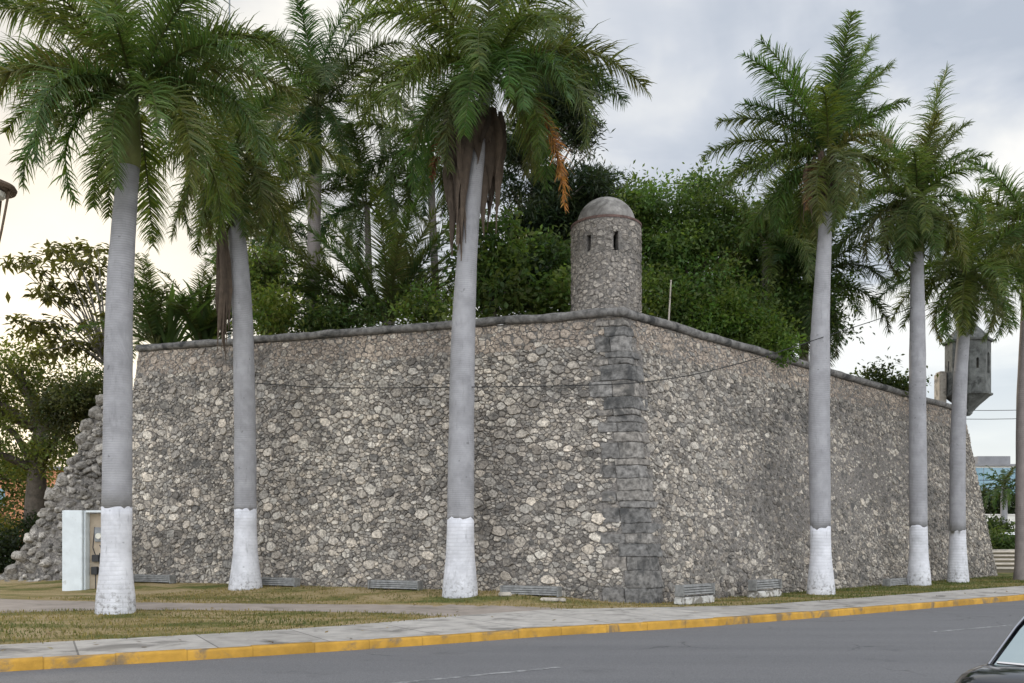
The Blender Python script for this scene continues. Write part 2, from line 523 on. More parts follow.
# bastion corners (base and top of each)
A0 = Vector((3.73, 24.0, -.1)); A1 = Vector((3.15, 25.8, 8.12))
B0 = Vector((22.4, 41.5, -.1)); B1 = Vector((21.4, 42.6, 7.66))
C0 = Vector((-14.6, 32.5, -.1)); C1 = Vector((-14.0, 33.76, 8.75))
D0 = Vector((24.0, 62.0, -.1)); D1 = Vector((22.6, 62.0, 7.6))
E0 = Vector((-17.5, 58.0, -.1)); E1 = Vector((-16.0, 58.0, 8.4))
NL = Vector((-.421, -.907, 0)); NR = Vector((.684, -.730, 0))      # outward, horizontal
ul = (C0 - A0).normalized()

def sstep(x, a, b):
    t = np.clip((x - a) / (b - a), 0, 1)
    return t * t * (3 - 2 * t)

def ground_z(x, y):
    """the lawn rises a little towards the foot of the left face"""
    x = np.asarray(x, float); y = np.asarray(y, float)
    rx, ry = x - A0.x, y - A0.y
    dist = -(rx * -NL.x + ry * -NL.y)          # metres in front of the left face
    along = rx * ul.x + ry * ul.y
    return .22 * (1 - sstep(dist, .2, 3.2)) * sstep(along, .5, 4.5) * (1 - sstep(along, 22, 40) * .5)

def strip(name, offs, m, zf, label_kind='structure', i0=0, i1=None, smooth=False):
    i1 = len(KL) if i1 is None else i1
    V = []; Q = []
    k = len(offs(0)) if callable(offs) else len(offs)
    for i in range(i0, i1):
        o = offs(i) if callable(offs) else offs
        for d in o:
            p = KL[i] + KN[i] * d
            V.append((p.x, p.y, zf(p.x, p.y, d)))
    for i in range(i1 - i0 - 1):
        for j in range(k - 1):
            Q.append((i * k + j, (i + 1) * k + j, (i + 1) * k + j + 1, i * k + j + 1))
    me = arrays(name, V, Q, smooth=smooth)
    o = link(name, me, m)
    tag(o, kind=label_kind)
    return o

gp = MB(); gp.add([(-900, -900, -.22), (900, -900, -.22), (900, 900, -.22), (-900, 900, -.22)], [(0, 1, 2, 3)])
tag(gp.build('ground', M['soil']), kind='structure')
strip('road', [-13, -9.8, -6.5, -3.2, 0], M['asphalt'], lambda x, y, d: -.14)
dl = [.14, .6, 1.2, 1.8, 2.4, 3.0, 3.6, 4.2, 4.8, 5.4, 6, 6.6, 7.2, 7.8, 8.4, 9, 9.6, 10.2, 10.8, 11.4, 12, 12.6, 13.2, 14, 15, 16.5, 18.5, 21, 25, 30, 40, 55, 75, 100]
strip('lawn', dl, M['lawn'], lambda x, y, d: float(ground_z(x, y)), smooth=True)
# sidewalk along the far kerb: its inner edge widens to the bastion's corner
def walk_w(i):
    x = KL[i].x
    xs = [-60, -7.2, -3.7, -1.0, 1.5, 3.0, 4.6, 7.5, 12, 16, 60]
    ws = [2.3, 2.3, 2.45, 2.9, 3.7, 4.0, 3.5, 2.2, 2.35, 2.5, 2.5]
    return float(np.interp(x, xs, ws))
def walk_offs(i):
    w = walk_w(i)
    return [.15 + (w - .15) * k / 5 for k in range(6)]
def slabs(inner, outer, cols, z, seed):
    """cast slabs with narrow dark joints; inner/outer give the strip's edges"""
    rk = random.Random(seed)
    pos = [0.0]
    for i in range(1, len(KL)): pos.append(pos[-1] + (KL[i] - KL[i - 1]).length)
    arr = [[p.x for p in KL], [p.y for p in KL], [p.x for p in KN], [p.y for p in KN]]
    st = []; q = 0.0
    while q < pos[-1] - 3:
        L = rk.uniform(1.7, 2.1); tn = rk.uniform(.86, 1.08)
        for f in np.linspace(0, 1, 5)[:-1]: st.append((q + f * (L - .03), tn))
        st.append((q + L - .03, .42)); q += L
    V = []; Q = []; C = []
    for a, tn in st:
        x, y, nx, ny = (float(np.interp(a, pos, u)) for u in arr)
        w0, w1 = inner, (outer if not callable(outer) else float(np.interp(a, pos, [outer(k) for k in range(len(KL))])))
        for k in range(cols + 1):
            d = w0 + (w1 - w0) * k / cols
            V.append((x + nx * d, y + ny * d, z))
    m = cols + 1
    for i in range(len(st) - 1):
        for k in range(cols): Q.append((i * m + k, (i + 1) * m + k, (i + 1) * m + k + 1, i * m + k + 1)); C.append((st[i][1],) * 3)
    o = link('sidewalk', arrays('sidewalk', V, Q, np.array(C)), M['concrete'])
    tag(o, kind='structure')
slabs(.15, walk_w, 5, .010, 3)
def kerb(offs_z, name):
    V = []; Q = []; C = []
    k = len(offs_z)
    rk = random.Random(len(name) + int(offs_z[0][0] * 10))
    pos = [0.0]
    for i in range(1, len(KL)): pos.append(pos[-1] + (KL[i] - KL[i - 1]).length)
    px_ = [p.x for p in KL]; py_ = [p.y for p in KL]; nx_ = [p.x for p in KN]; ny_ = [p.y for p in KN]
    st = []; q = 0.0
    while q < pos[-1] - 1.3:
        L = rk.uniform(.95, 1.1); h = rk.uniform(-.008, .008); o = rk.uniform(-.006, .006); tn = rk.uniform(.93, 1.07)
        for f, dz, sink in ((0, 0, .005), (.010, 0, 0), (.3, 0, 0), (.6, 0, 0), (.988, 0, 0)):
            st.append((q + f * L, h, o, sink, tn if not sink else .78))
        q += L
    for (a, h, o, sink, tn) in st:
        x, y, nx, ny = (float(np.interp(a, pos, u)) for u in (px_, py_, nx_, ny_))
        for d, z in offs_z:
            mid_ = d > .004 and abs(d) < .16 or -13.16 < d < -13.004
            sk = sink * (1 if offs_z[0][0] == 0 else -1)
            jz = .007 * mnoise.noise(Vector((x * 1.7, y * 1.7, d * 9)))
            V.append((x + nx * (d + o + (sk if mid_ else 0)), y + ny * (d + o + (sk if mid_ else 0)), z + h * (z > 0) + jz - (sink if z > 0 else 0)))
    for i in range(len(st) - 1):
        t_ = min(st[i][4], st[i + 1][4])
        for j in range(k - 1):
            Q.append((i * k + j, (i + 1) * k + j, (i + 1) * k + j + 1, i * k + j + 1)); C.append((t_,) * 3)
    o = link(name, arrays(name, V, Q, np.array(C)), M['kerb'])
    tag(o, kind='structure')
kerb([(0, -.18), (0.005, -.02), (.012, .008), (.03, .018), (.17, .018), (.175, -.1)], 'kerb')
kerb([(-13.175, -.1), (-13.17, .018), (-13.03, .018), (-13.012, .008), (-13.005, -.02), (-13, -.18)], 'kerb')
slabs(-30, -13.15, 6, .008, 4)
# worn path across the lawn
up = [gnd(-260, 594), gnd(-150, 597), gnd(0, 599), gnd(97, 602), gnd(190, 603.2), gnd(280, 604), gnd(430, 605), gnd(500, 606.5), gnd(575, 609)]
lo = [gnd(-260, 624), gnd(-150, 618), gnd(0, 613), gnd(97, 610), gnd(190, 610.3), gnd(280, 611), gnd(380, 613), gnd(470, 617.5), gnd(540, 619)]
V = []; Q = []
rr = random.Random(5)
NS = 10
PATH_POLY = []
for i in range(len(up) - 1):
    for k in range(NS):
        t = k / NS
        a = up[i].lerp(up[i + 1], t); b = lo[i].lerp(lo[i + 1], t)
        ja, jb = rr.uniform(-.09, .09), rr.uniform(-.09, .09)
        a.y += ja; b.y += jb
        PATH_POLY.append((a, b))
        for s in range(5):
            p = a.lerp(b, s / 4); V.append((p.x, p.y, float(ground_z(p.x, p.y)) + .005))
n = len(PATH_POLY)
for i in range(n - 1):
    for s in range(4):
        Q.append((i * 5 + s, i * 5 + s + 1, (i + 1) * 5 + s + 1, (i + 1) * 5 + s))
tag(link('path', arrays('path', V, Q), M['pathmat']), kind='structure')
# faded lane dashes
for (a, b) in (((385, 684), (560, 667)), ((930, 632), (1012, 625))):
    p, q = gnd(*a, z=-.136), gnd(*b, z=-.136)
    nrm = Vector((-(q - p).y, (q - p).x, 0)).normalized() * .055
    mb = MB(); mb.add([p - nrm, q - nrm, q + nrm, p + nrm], [(0, 1, 2, 3)])
    tag(mb.build('road_marking', M['line']), kind='structure')

# ------------------------------------------------------------------ rubble masonry
def cells(Wd, Hd, rng, mix=((.12, .20, 1.5), (.065, .11, 11), (.032, .056, 62)), pad=.25, skip=None, SX=1.32):
    """random stones of mixed size, laid flat: power diagram of packed discs, returns polygons in (u,v)"""
    Wd = Wd / SX
    skip0 = skip
    if skip0: skip = lambda x, y: skip0(x * SX, y)
    cs = .2
    grid = {}
    P = []
    def near(x, y, rad):
        k = int(rad / cs) + 1
        gx, gy = int(x / cs), int(y / cs)
        for a in range(gx - k, gx + k + 1):
            for b in range(gy - k, gy + k + 1):
                for j in grid.get((a, b), ()): yield j
    for lo, hi, dens in mix:
        for _ in range(int(Wd * Hd * dens * 2.2)):
            x, y = rng.uniform(-pad, Wd + pad), rng.uniform(-pad, Hd + pad)
            r = rng.uniform(lo, hi)
            ok = True
            for j in near(x, y, r + .36):
                q = P[j]
                if (q[0] - x) ** 2 + ((q[1] - y) * 1.15) ** 2 < ((q[2] + r) * .66) ** 2:
                    ok = False; break
            if ok:
                grid.setdefault((int(x / cs), int(y / cs)), []).append(len(P))
                P.append((x, y, r))
    out = []
    for i, (x, y, r) in enumerate(P):
        if skip and skip(x, y): continue
        s = r * 2.0 + .05
        poly = [(-s, -s), (s, -s), (s, s), (-s, s)]
        for j in near(x, y, s + .5):
            if j == i: continue
            q = P[j]
            ax, ay = q[0] - x, q[1] - y
            d2 = ax * ax + ay * ay
            if d2 > (s * 1.5 + q[2] * 2) ** 2: continue
            lim = (d2 + .8 * (r * r - q[2] * q[2])) / 2
            new = []
            m = len(poly)
            for k in range(m):
                p, p2 = poly[k], poly[(k + 1) % m]
                f1 = p[0] * ax + p[1] * ay - lim; f2 = p2[0] * ax + p2[1] * ay - lim
                if f1 <= 0: new.append(p)
                if (f1 < 0 < f2) or (f2 < 0 < f1):
                    t = f1 / (f1 - f2)
                    new.append((p[0] + (p2[0] - p[0]) * t, p[1] + (p2[1] - p[1]) * t))
            poly = new
            if len(poly) < 3: break
        if len(poly) < 3: continue
        # knock the outline about and squash it a little
        an = rng.uniform(0, math.pi); kx = rng.uniform(.0, .14)
        pp = []
        for a, b in poly:
            ra = rng.uniform(.86, 1.04)
            e = a * math.cos(an) + b * math.sin(an)
            pp.append((a * ra - kx * e * math.cos(an), b * ra - kx * e * math.sin(an)))
        poly = pp
        # clip to the face
        poly = [(min(max(a + x, 0), Wd), min(max(b + y, 0), Hd)) for a, b in poly]
        ar = abs(sum(poly[k][0] * poly[(k + 1) % len(poly)][1] - poly[(k + 1) % len(poly)][0] * poly[k][1] for k in range(len(poly)))) / 2
        if ar < .0009: continue
        out.append(([(a * SX, b) for a, b in poly], r))
    return out

def stone_colour(rng, r, v, H, darker=1.0):
    k = rng.random()
    big = min(1, max(0, (r - .06) / .15))
    if k < .17 + .48 * big: c = (.46, .425, .38)
    elif k < .56 + .36 * big: c = (.35, .325, .295)
    elif k < .88 + .10 * big: c = (.24, .224, .207)
    else: c = (.165, .156, .147)
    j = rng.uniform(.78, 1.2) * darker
    w = rng.uniform(-.03, .03)
    return tuple(max(.02, c[i] * j * (1 + (w if i == 0 else -w if i == 2 else 0))) for i in range(3))

def stones_mesh(polys, mapf, nrm, rng, H, darker=1.0, hmul=1.0, plaster=0.9, even=0.0):
    mb = MB()
    for poly, r in polys:
        cx = sum(p[0] for p in poly) / len(poly); cy = sum(p[1] for p in poly) / len(poly)
        # round the corners off
        q = []
        m = len(poly)
        for k in range(m):
            a, b = poly[k], poly[(k + 1) % m]
            if abs(a[0]-b[0]) + abs(a[1]-b[1]) < .012: continue
            le = math.hypot(b[0] - a[0], b[1] - a[1])
            for t in ((.12, .5, .88) if le > .09 else (.15, .85)):
                jj = le * (.10 if t == .5 else .05)
                q.append((a[0] + (b[0] - a[0]) * t + rng.uniform(-jj, jj), a[1] + (b[1] - a[1]) * t + rng.uniform(-jj, jj)))
        if len(q) < 4: continue
        size = math.sqrt(sum((p[0]-cx)**2 + (p[1]-cy)**2 for p in q) / len(q))
        if size < .022: continue
        near_top = H - cy < plaster and plaster > 0
        h = rng.uniform(.002, .038) * hmul * (0.5 if near_top else 1) + .03 * min(1, r / .22) * hmul * (.4 if near_top else 1)
        tx, ty = rng.uniform(-.2, .2), rng.uniform(-.2, .2)
        col = stone_colour(rng, r, cy, H, darker)
        if even: col = tuple(c * (1 - even) + d * even for c, d in zip(col, (.27, .25, .235)))
        if near_top and rng.random() < .8:
            col = tuple(c * .4 + d * .6 for c, d in zip(col, (.36, .295, .245)))
        vs = []; n = len(q)
        for inset, hh in ((.002, -.03), (.007, h * .7), (.019, h), ):
            f = max(.5, 1 - inset / max(size, .02))
            for (a, b) in q:
                jx = rng.uniform(-1, 1) * .006; 
                u, w = cx + (a - cx) * f + jx, cy + (b - cy) * f + jx
                z = hh + ((a - cx) * tx + (b - cy) * ty if hh > 0 else 0) + (rng.uniform(-.006, .006) if hh > 0 else 0)
                vs.append(mapf(u, w) + nrm(u, w) * z)
        fs = []
        for lv in range(2):
            for k in range(n):
                k2 = (k + 1) % n
                fs.append((lv * n + k, lv * n + k2, (lv + 1) * n + k2, (lv + 1) * n + k))
        fs.append(tuple(2 * n + k for k in range(n)))
        mb.add(vs, fs, col)
    return mb

def face_map(P0, P1, Q0, Q1):
    """P = start corner (base, top), Q = far corner"""
    Wd = ((Q0 - P0).length + (Q1 - P1).length) / 2
    Hd = ((P1 - P0).length + (Q1 - Q0).length) / 2
    def f(u, v):
        a, b = u / Wd, v / Hd
        return (P0.lerp(Q0, a)).lerp(P1.lerp(Q1, a), b)
    return f, Wd, Hd

bast = empty('bastion', (3.73, 24.0, 0), 'low angular stone bastion of rough rubble masonry with a round domed turret on its corner', 'fort')
fl, WL, HL = face_map(A0, A1, C0, C1)
fr, WR, HR = face_map(A0, A1, B0, B1)
nl3 = (C0 - A0).cross(A1 - A0).normalized()
if nl3.dot(NL) < 0: nl3 = -nl3
nr3 = (B0 - A0).cross(A1 - A0).normalized()
if nr3.dot(NR) < 0: nr3 = -nr3

# the solid: thick battered walls round a planted yard
def inward(poly, d):
    out = []
    n = len(poly)
    cx = sum(p.x for p in poly) / n; cy = sum(p.y for p in poly) / n
    for i in range(n):
        p, a, b = poly[i], poly[i - 1], poly[(i + 1) % n]
        e1 = (p - a).normalized(); e2 = (b - p).normalized()
        n1 = Vector((-e1.y, e1.x)); n2 = Vector((-e2.y, e2.x))
        if n1.dot(Vector((cx, cy)) - p) < 0: n1 = -n1
        if n2.dot(Vector((cx, cy)) - p) < 0: n2 = -n2
        bis = (n1 + n2).normalized()
        out.append(p + bis * (d / max(.4, bis.dot(n1))))
    return out
base = [A0, B0, D0, E0, C0]; top = [A1, B1, D1, E1, C1]
inn = inward([Vector((p.x, p.y)) for p in top], 2.4)
mb = MB(); n5 = 5
vs = [tuple(p) for p in base] + [tuple(p) for p in top]
vs += [(inn[i].x, inn[i].y, top[i].z + .02) for i in range(5)] + [(inn[i].x, inn[i].y, -.1) for i in range(5)]
fs = []
for i in range(5):
    j = (i + 1) % 5
    fs += [(i, j, 5 + j, 5 + i), (5 + i, 5 + j, 10 + j, 10 + i), (10 + i, 10 + j, 15 + j, 15 + i)]
mb.add(vs, fs)
mb.build('wall', M['mortar'], bast)

mb = MB()
ev = []
for (ax_, ay_) in [(p.x, p.y) for p in inn]: ev.append((ax_, ay_, 6.95))
mb.add(ev, [tuple(range(5))])
mb.build('earth_fill', M['soil'], bast)

# dressed corner stones, in alternating courses
rq = random.Random(11)
qm = MB()
QSPAN = []
v = 0.02
k = 0
while v < HL - .32:
    hgt = rq.choice((.30, .38, .44, .5, .2))
    hgt = min(hgt, HL - .12 - v)
    wide = k % 2 == 0
    a = rq.uniform(1.0, 1.35) if wide else rq.uniform(.55, .85)
    b = rq.uniform(.28, .5) if wide else rq.uniform(.5, .8)
    if v > HL - 1.2: a *= .7; b *= .7
    QSPAN.append((v, v + hgt, a, b))
    prd = rq.uniform(.035, .065)
    g0, g1 = v + .009, v + hgt - .009
    tone = rq.choice(((.8,)*3, (.95,)*3, (1.02, 1.0, .97), (.7, .71, .72), (1.15, 1.11, 1.06)))
    kr = HR / HL
    def pt(side, u, vv, off):
        if side == 0: return fl(u, vv) + nl3 * off
        if side == 2: return fr(u, vv * kr) + nr3 * off
        c = A0.lerp(A1, vv / HL)
        return c + (nl3 + nr3) * (off / (1 + nl3.dot(nr3)))
    def block(u0l, u1r, off, tn, split=None):
        """one stone: from u0l on the left face round to u1r on the right (either may stop short)"""
        j_ = [rq.uniform(-.012, .012) for _ in range(4)]
        rowsv = []
        for vv, jj in ((g0, 0), (g1, 1)):
            out_ = [pt(0, u0l + j_[jj], vv, off), pt(1, 0, vv, off), pt(2, u1r + j_[2 + jj], vv, off)]
            inn_ = [pt(2, u1r, vv, -.12), pt(1, 0, vv, -.12), pt(0, u0l, vv, -.12)]
            rowsv += out_ + inn_
        fs_ = [tuple(reversed(range(6))), tuple(range(6, 12))]
        for e in range(6):
            e2 = (e + 1) % 6
            fs_.append((e, e2, 6 + e2, 6 + e))
        qm.add(rowsv, fs_, tn)
    def flat(side, u0, u1, off, tn):
        rowsv = []
        for vv in (g0, g1):
            rowsv += [pt(side, u0, vv, off), pt(side, u1, vv, off), pt(side, u1, vv, -.1), pt(side, u0, vv, -.1)]
        qm.add(rowsv, [(3, 2, 1, 0), (4, 5, 6, 7), (0, 1, 5, 4), (1, 2, 6, 5), (2, 3, 7, 6), (3, 0, 4, 7)], tn)
    if wide:
        m_ = a * rq.uniform(.42, .62)
        block(m_ - .008, b, prd, tone)
        flat(0, m_ + .008, a, prd + rq.uniform(-.02, .015), rq.choice(((.75,)*3, (.95,)*3, (1.15, 1.1, 1.04))))
    else:
        block(a, b * .95, prd, tone)
    v += hgt; k += 1
qo = qm.build('quoins', M['quoin'], bast, bevel=.014)
bm = bmesh.new(); bm.from_mesh(qo.data)
bmesh.ops.subdivide_edges(bm, edges=[e for e in bm.edges if e.calc_length() > .16], cuts=4, use_grid_fill=True)
for v_ in bm.verts:
    q_ = v_.co
    n_ = Vector((mnoise.noise(q_ * 4.5), mnoise.noise(q_ * 4.5 + Vector((9, 3, 1))), mnoise.noise(q_ * 4.5 + Vector((2, 7, 5)))))
    n2_ = Vector((mnoise.noise(q_ * 13), mnoise.noise(q_ * 13 + Vector((9, 3, 1))), mnoise.noise(q_ * 13 + Vector((2, 7, 5)))))
    v_.co = q_ + n_ * .030 + n2_ * .014
bm.to_mesh(qo.data); bm.free()
# bevel drops the tint layer's order on some builds: keep a safe default
def q_skip(side):
    def s(u, vv):
        for v0, v1, a, b in QSPAN:
            if v0 - .05 <= vv <= v1 + .05:
                return u < (a if side == 'l' else b) + .02
        return u < .1
    return s
r1 = random.Random(21)
pl = cells(WL, HL - .04, r1, skip=q_skip('l'))
stones_mesh(pl, fl, lambda u, v: nl3, r1, HL).build('rubble_facing', M['stone'], bast)
r2 = random.Random(22)
pr_ = cells(WR, HR - .04, r2, skip=q_skip('r'), mix=((.11, .17, 1.1), (.06, .10, 11), (.032, .055, 62)))
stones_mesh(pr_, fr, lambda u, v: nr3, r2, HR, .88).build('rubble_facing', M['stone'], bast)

# cordon: a heavy roll moulding that runs along the top edge
cm = MB()
def cordon(Pa, Pb, n_out, seed, e0=0, e1=0):
    d = (Pb - Pa); L = d.length; d.normalize()
    n = int(L / .35)
    pts = []; rad = []
    for i in range(n + 1):
        t = i / n
        p = Pa.lerp(Pb, t) + n_out * .03 + Vector((0, 0, .10))
        p += Vector((0, 0, .05 * mnoise.noise(Vector((i * .23, seed, 0))))) + n_out * (.025 * mnoise.noise(Vector((i * .31, seed, 4))))
        pts.append(p); rad.append(.128 + .03 * mnoise.noise(Vector((i * .6, seed, 9))))
    cm.tube(pts, rad, 10)
mid = (NL + NR).normalized()
cornerA = A1 + mid * .02
cordon(cornerA, C1, NL, 1.0)
cordon(cornerA, B1, NR, 2.0)
cordon(B1, D1, Vector((1, 0, 0)), 3.0)
# a chunky corner stone where both runs meet
cm.lathe(cornerA + Vector((0, 0, -.05)), [(.08, .02), (.15, .05), (.18, .14), (.17, .23), (.08, .28)], 10)
cm.build('cordon', M['cordon'], bast, smooth=True)

# ------------------------------------------------------------------ round domed turret on the salient
def turret_round():
    ctr = Vector((2.86, 27.35, 8.15)); rad = 1.05; H = 3.0
    tz0 = 0
    t = empty('turret', ctr); t.parent = bast; t.location = ctr - bast.location
    t['label'] = 'round rubble turret with a pale plastered dome'
    # openings in (angle, z): two slits and two small drains, plus matching slits round the back
    view = math.atan2(-ctr.y, -ctr.x)
    ops = []
    for px, z0, z1, w in ((588.5, 2.02, 2.52, .16), (615.5, 1.97, 2.56, .16)):
        off = (px - 606) / F_PX * ctr.y / rad
        ops.append((view + math.asin(max(-1, min(1, off))), z0, z1, w))
    for px, z0, z1, w in ((588, .06, .26, .26), (623, .16, .30, .40)):
        off = (px - 606) / F_PX * ctr.y / rad
        ops.append((view + math.asin(max(-1, min(1, off))), z0, z1, w))
    for a in (1.3, 2.2, 3.3, 4.4):
        ops.append((view + a, 2.0, 2.55, .16))
    def inside(ang, z, pad=0.0):
        for oa, z0, z1, w in ops:
            da = (ang - oa + math.pi) % (2 * math.pi) - math.pi
            if abs(da * rad) < w / 2 + pad and z0 - pad < z < z1 + pad: return True
        return False
    n = 128; zs = np.linspace(-.3, H, 56)
    mb = MB(); vs = []; idx = {}
    for i, z in enumerate(zs):
        for k in range(n):
            g = 2 * math.pi * k / n
            vs.append((ctr.x + rad * math.cos(g), ctr.y + rad * math.sin(g), ctr.z + z))
    for i, z in enumerate(zs):
        for k in range(n):
            g = 2 * math.pi * k / n
            vs.append((ctr.x + (rad - .28) * math.cos(g), ctr.y + (rad - .28) * math.sin(g), ctr.z + z))
    N = n * len(zs)
    fs = []
    hole = lambda i, k: inside(2 * math.pi * (k + .5) / n, (zs[i] + zs[i + 1]) / 2)
    for i in range(len(zs) - 1):
        for k in range(n):
            k2 = (k + 1) % n
            if hole(i, k): continue
            a, b, c, d = i * n + k, i * n + k2, (i + 1) * n + k2, (i + 1) * n + k
            fs.append((a, b, c, d)); fs.append((N + d, N + c, N + b, N + a))
            if hole(i, k2): fs.append((b, N + b, N + c, c))
            if hole(i, (k - 1) % n): fs.append((d, N + d, N + a, a))
            if i + 1 < len(zs) - 1 and hole(i + 1, k): fs.append((d, c, N + c, N + d))
            if i > 0 and hole(i - 1, k): fs.append((a, N + a, N + b, b))
    mb.add(vs, fs)
    mb.build('drum', M['mortar'], t)
    rng = random.Random(31)
    C = 2 * math.pi * rad
    ps = cells(C, H - .05, rng, mix=((.10, .14, 3), (.06, .09, 16), (.035, .055, 45)), pad=0.0, skip=lambda u, v: inside(u / rad, v, .05))
    def mp(u, v):
        g = u / rad
        return Vector((ctr.x + rad * math.cos(g), ctr.y + rad * math.sin(g), ctr.z + v))
    def nm(u, v):
        g = u / rad
        return Vector((math.cos(g), math.sin(g), 0))
    stones_mesh(ps, mp, nm, rng, H, .8, .4, -1, .55).build('rubble_facing', M['stone'], t)
    mb = MB()
    mb.lathe(ctr + Vector((0, 0, H)), [(.9, -.03), (1.07, -.01), (1.075, .05), (1.03, .075), (.9, .08)], 48)
    mb.build('string_course', M['brickred'], t)
    mb = MB()
    prof = [(.7, .06)] + [(.89 * math.cos(a), .07 + .84 * math.sin(a)) for a in np.linspace(0, math.pi / 2 - .06, 14)]
    mb.lathe(ctr + Vector((0, 0, H)), prof, 48)
    mb.build('dome', M['dome'], t, smooth=True)
turret_round()

# ------------------------------------------------------------------ faceted far turret on the shoulder
def turret_far():
    ctr = Vector((21.9, 43.25, 0)); zb, zt = 8.62, 11.1; rad = 1.0; nn = 8
    t = empty('turret', (ctr.x, ctr.y, zb)); t.parent = bast; t.location = Vector((ctr.x, ctr.y, zb)) - bast.location
    t['label'] = 'dark faceted turret with pointed roof on a corbel'
    a0 = math.pi / 8
    mb = MB()
    pt = lambda r, k, z: (ctr.x + r * math.cos(a0 + 2 * math.pi * k / nn), ctr.y + r * math.sin(a0 + 2 * math.pi * k / nn), z)
    for k in range(nn):
        # every facet: outer wall with an arched opening (tall on some sides, a slit on others)
        w = .34 if k % 2 == 0 else .12
        z0, z1 = (9.55, 10.55) if k % 2 == 0 else (9.75, 10.25)
        P = Vector(pt(rad, k, 0)); Q = Vector(pt(rad, k + 1, 0))
        Pi = Vector(pt(rad - .25, k, 0)); Qi = Vector(pt(rad - .25, k + 1, 0))
        Lf = (Q - P).length
        u0, u1 = .5 - w / Lf / 2, .5 + w / Lf / 2
        arch = [(u0 + (u1 - u0) * (.5 - .5 * math.cos(a)), z1 - w / 2 + w / 2 * math.sin(a)) for a in np.linspace(0, math.pi, 9)]
        hole = [(u0, z0)] + arch + [(u1, z0)]
        def W2(u, z, ins):
            a, b = (Pi, Qi) if ins else (P, Q)
            p = a.lerp(b, u); return (p.x, p.y, z)
        for ins in (False, True):
            vs = []; fs = []
            # left, right, below, above strips
            vs += [W2(0, zb, ins), W2(u0, zb, ins), W2(u0, zt, ins), W2(0, zt, ins)]; fs.append((0, 1, 2, 3))
            vs += [W2(u1, zb, ins), W2(1, zb, ins), W2(1, zt, ins), W2(u1, zt, ins)]; fs.append((4, 5, 6, 7))
            vs += [W2(u0, zb, ins), W2(u1, zb, ins), W2(u1, z0, ins), W2(u0, z0, ins)]; fs.append((8, 9, 10, 11))
            b = len(vs)
            for (u, z) in arch: vs.append(W2(u, z, ins)); vs.append(W2(u, zt, ins))
            for i in range(len(arch) - 1): fs.append((b + 2 * i, b + 2 * i + 2, b + 2 * i + 3, b + 2 * i + 1))
            mb.add(vs, fs)
        vs = [W2(u, z, False) for u, z in hole] + [W2(u, z, True) for u, z in hole]
        m = len(hole)
        mb.add(vs, [(i, (i + 1) % m, m + (i + 1) % m, m + i) for i in range(m)])
    mb.build('drum', M['darkstone'], t)
    mb = MB(); mb.lathe(ctr, [(.9, zt - .02), (1.12, zt), (1.14, zt + .09), (1.02, zt + .12), (.80, zt + .42), (.46, zt + .78), (.14, zt + .98), (.13, zt + 1.08), (.03, zt + 1.14)], nn, a0=a0)
    mb.build('roof', M['darkstone'], t)
    mb = MB(); mb.lathe(ctr, [(.10, 7.62), (.2, 7.72), (.22, 7.8), (.5, 8.1), (.95, 8.5), (1.08, 8.56), (1.09, 8.64), (.8, 8.66)], nn, a0=a0)
    mb.build('corbel', M['darkstone'], t)
    mb = MB(); mb.box((20.75, 43.6, 8.65), (.34, .6, 2.1)); mb.box((20.75, 43.6, 9.74), (.26, .5, .1))
    mb.build('entry_pier', M['palestone'], t, bevel=.03)
turret_far()

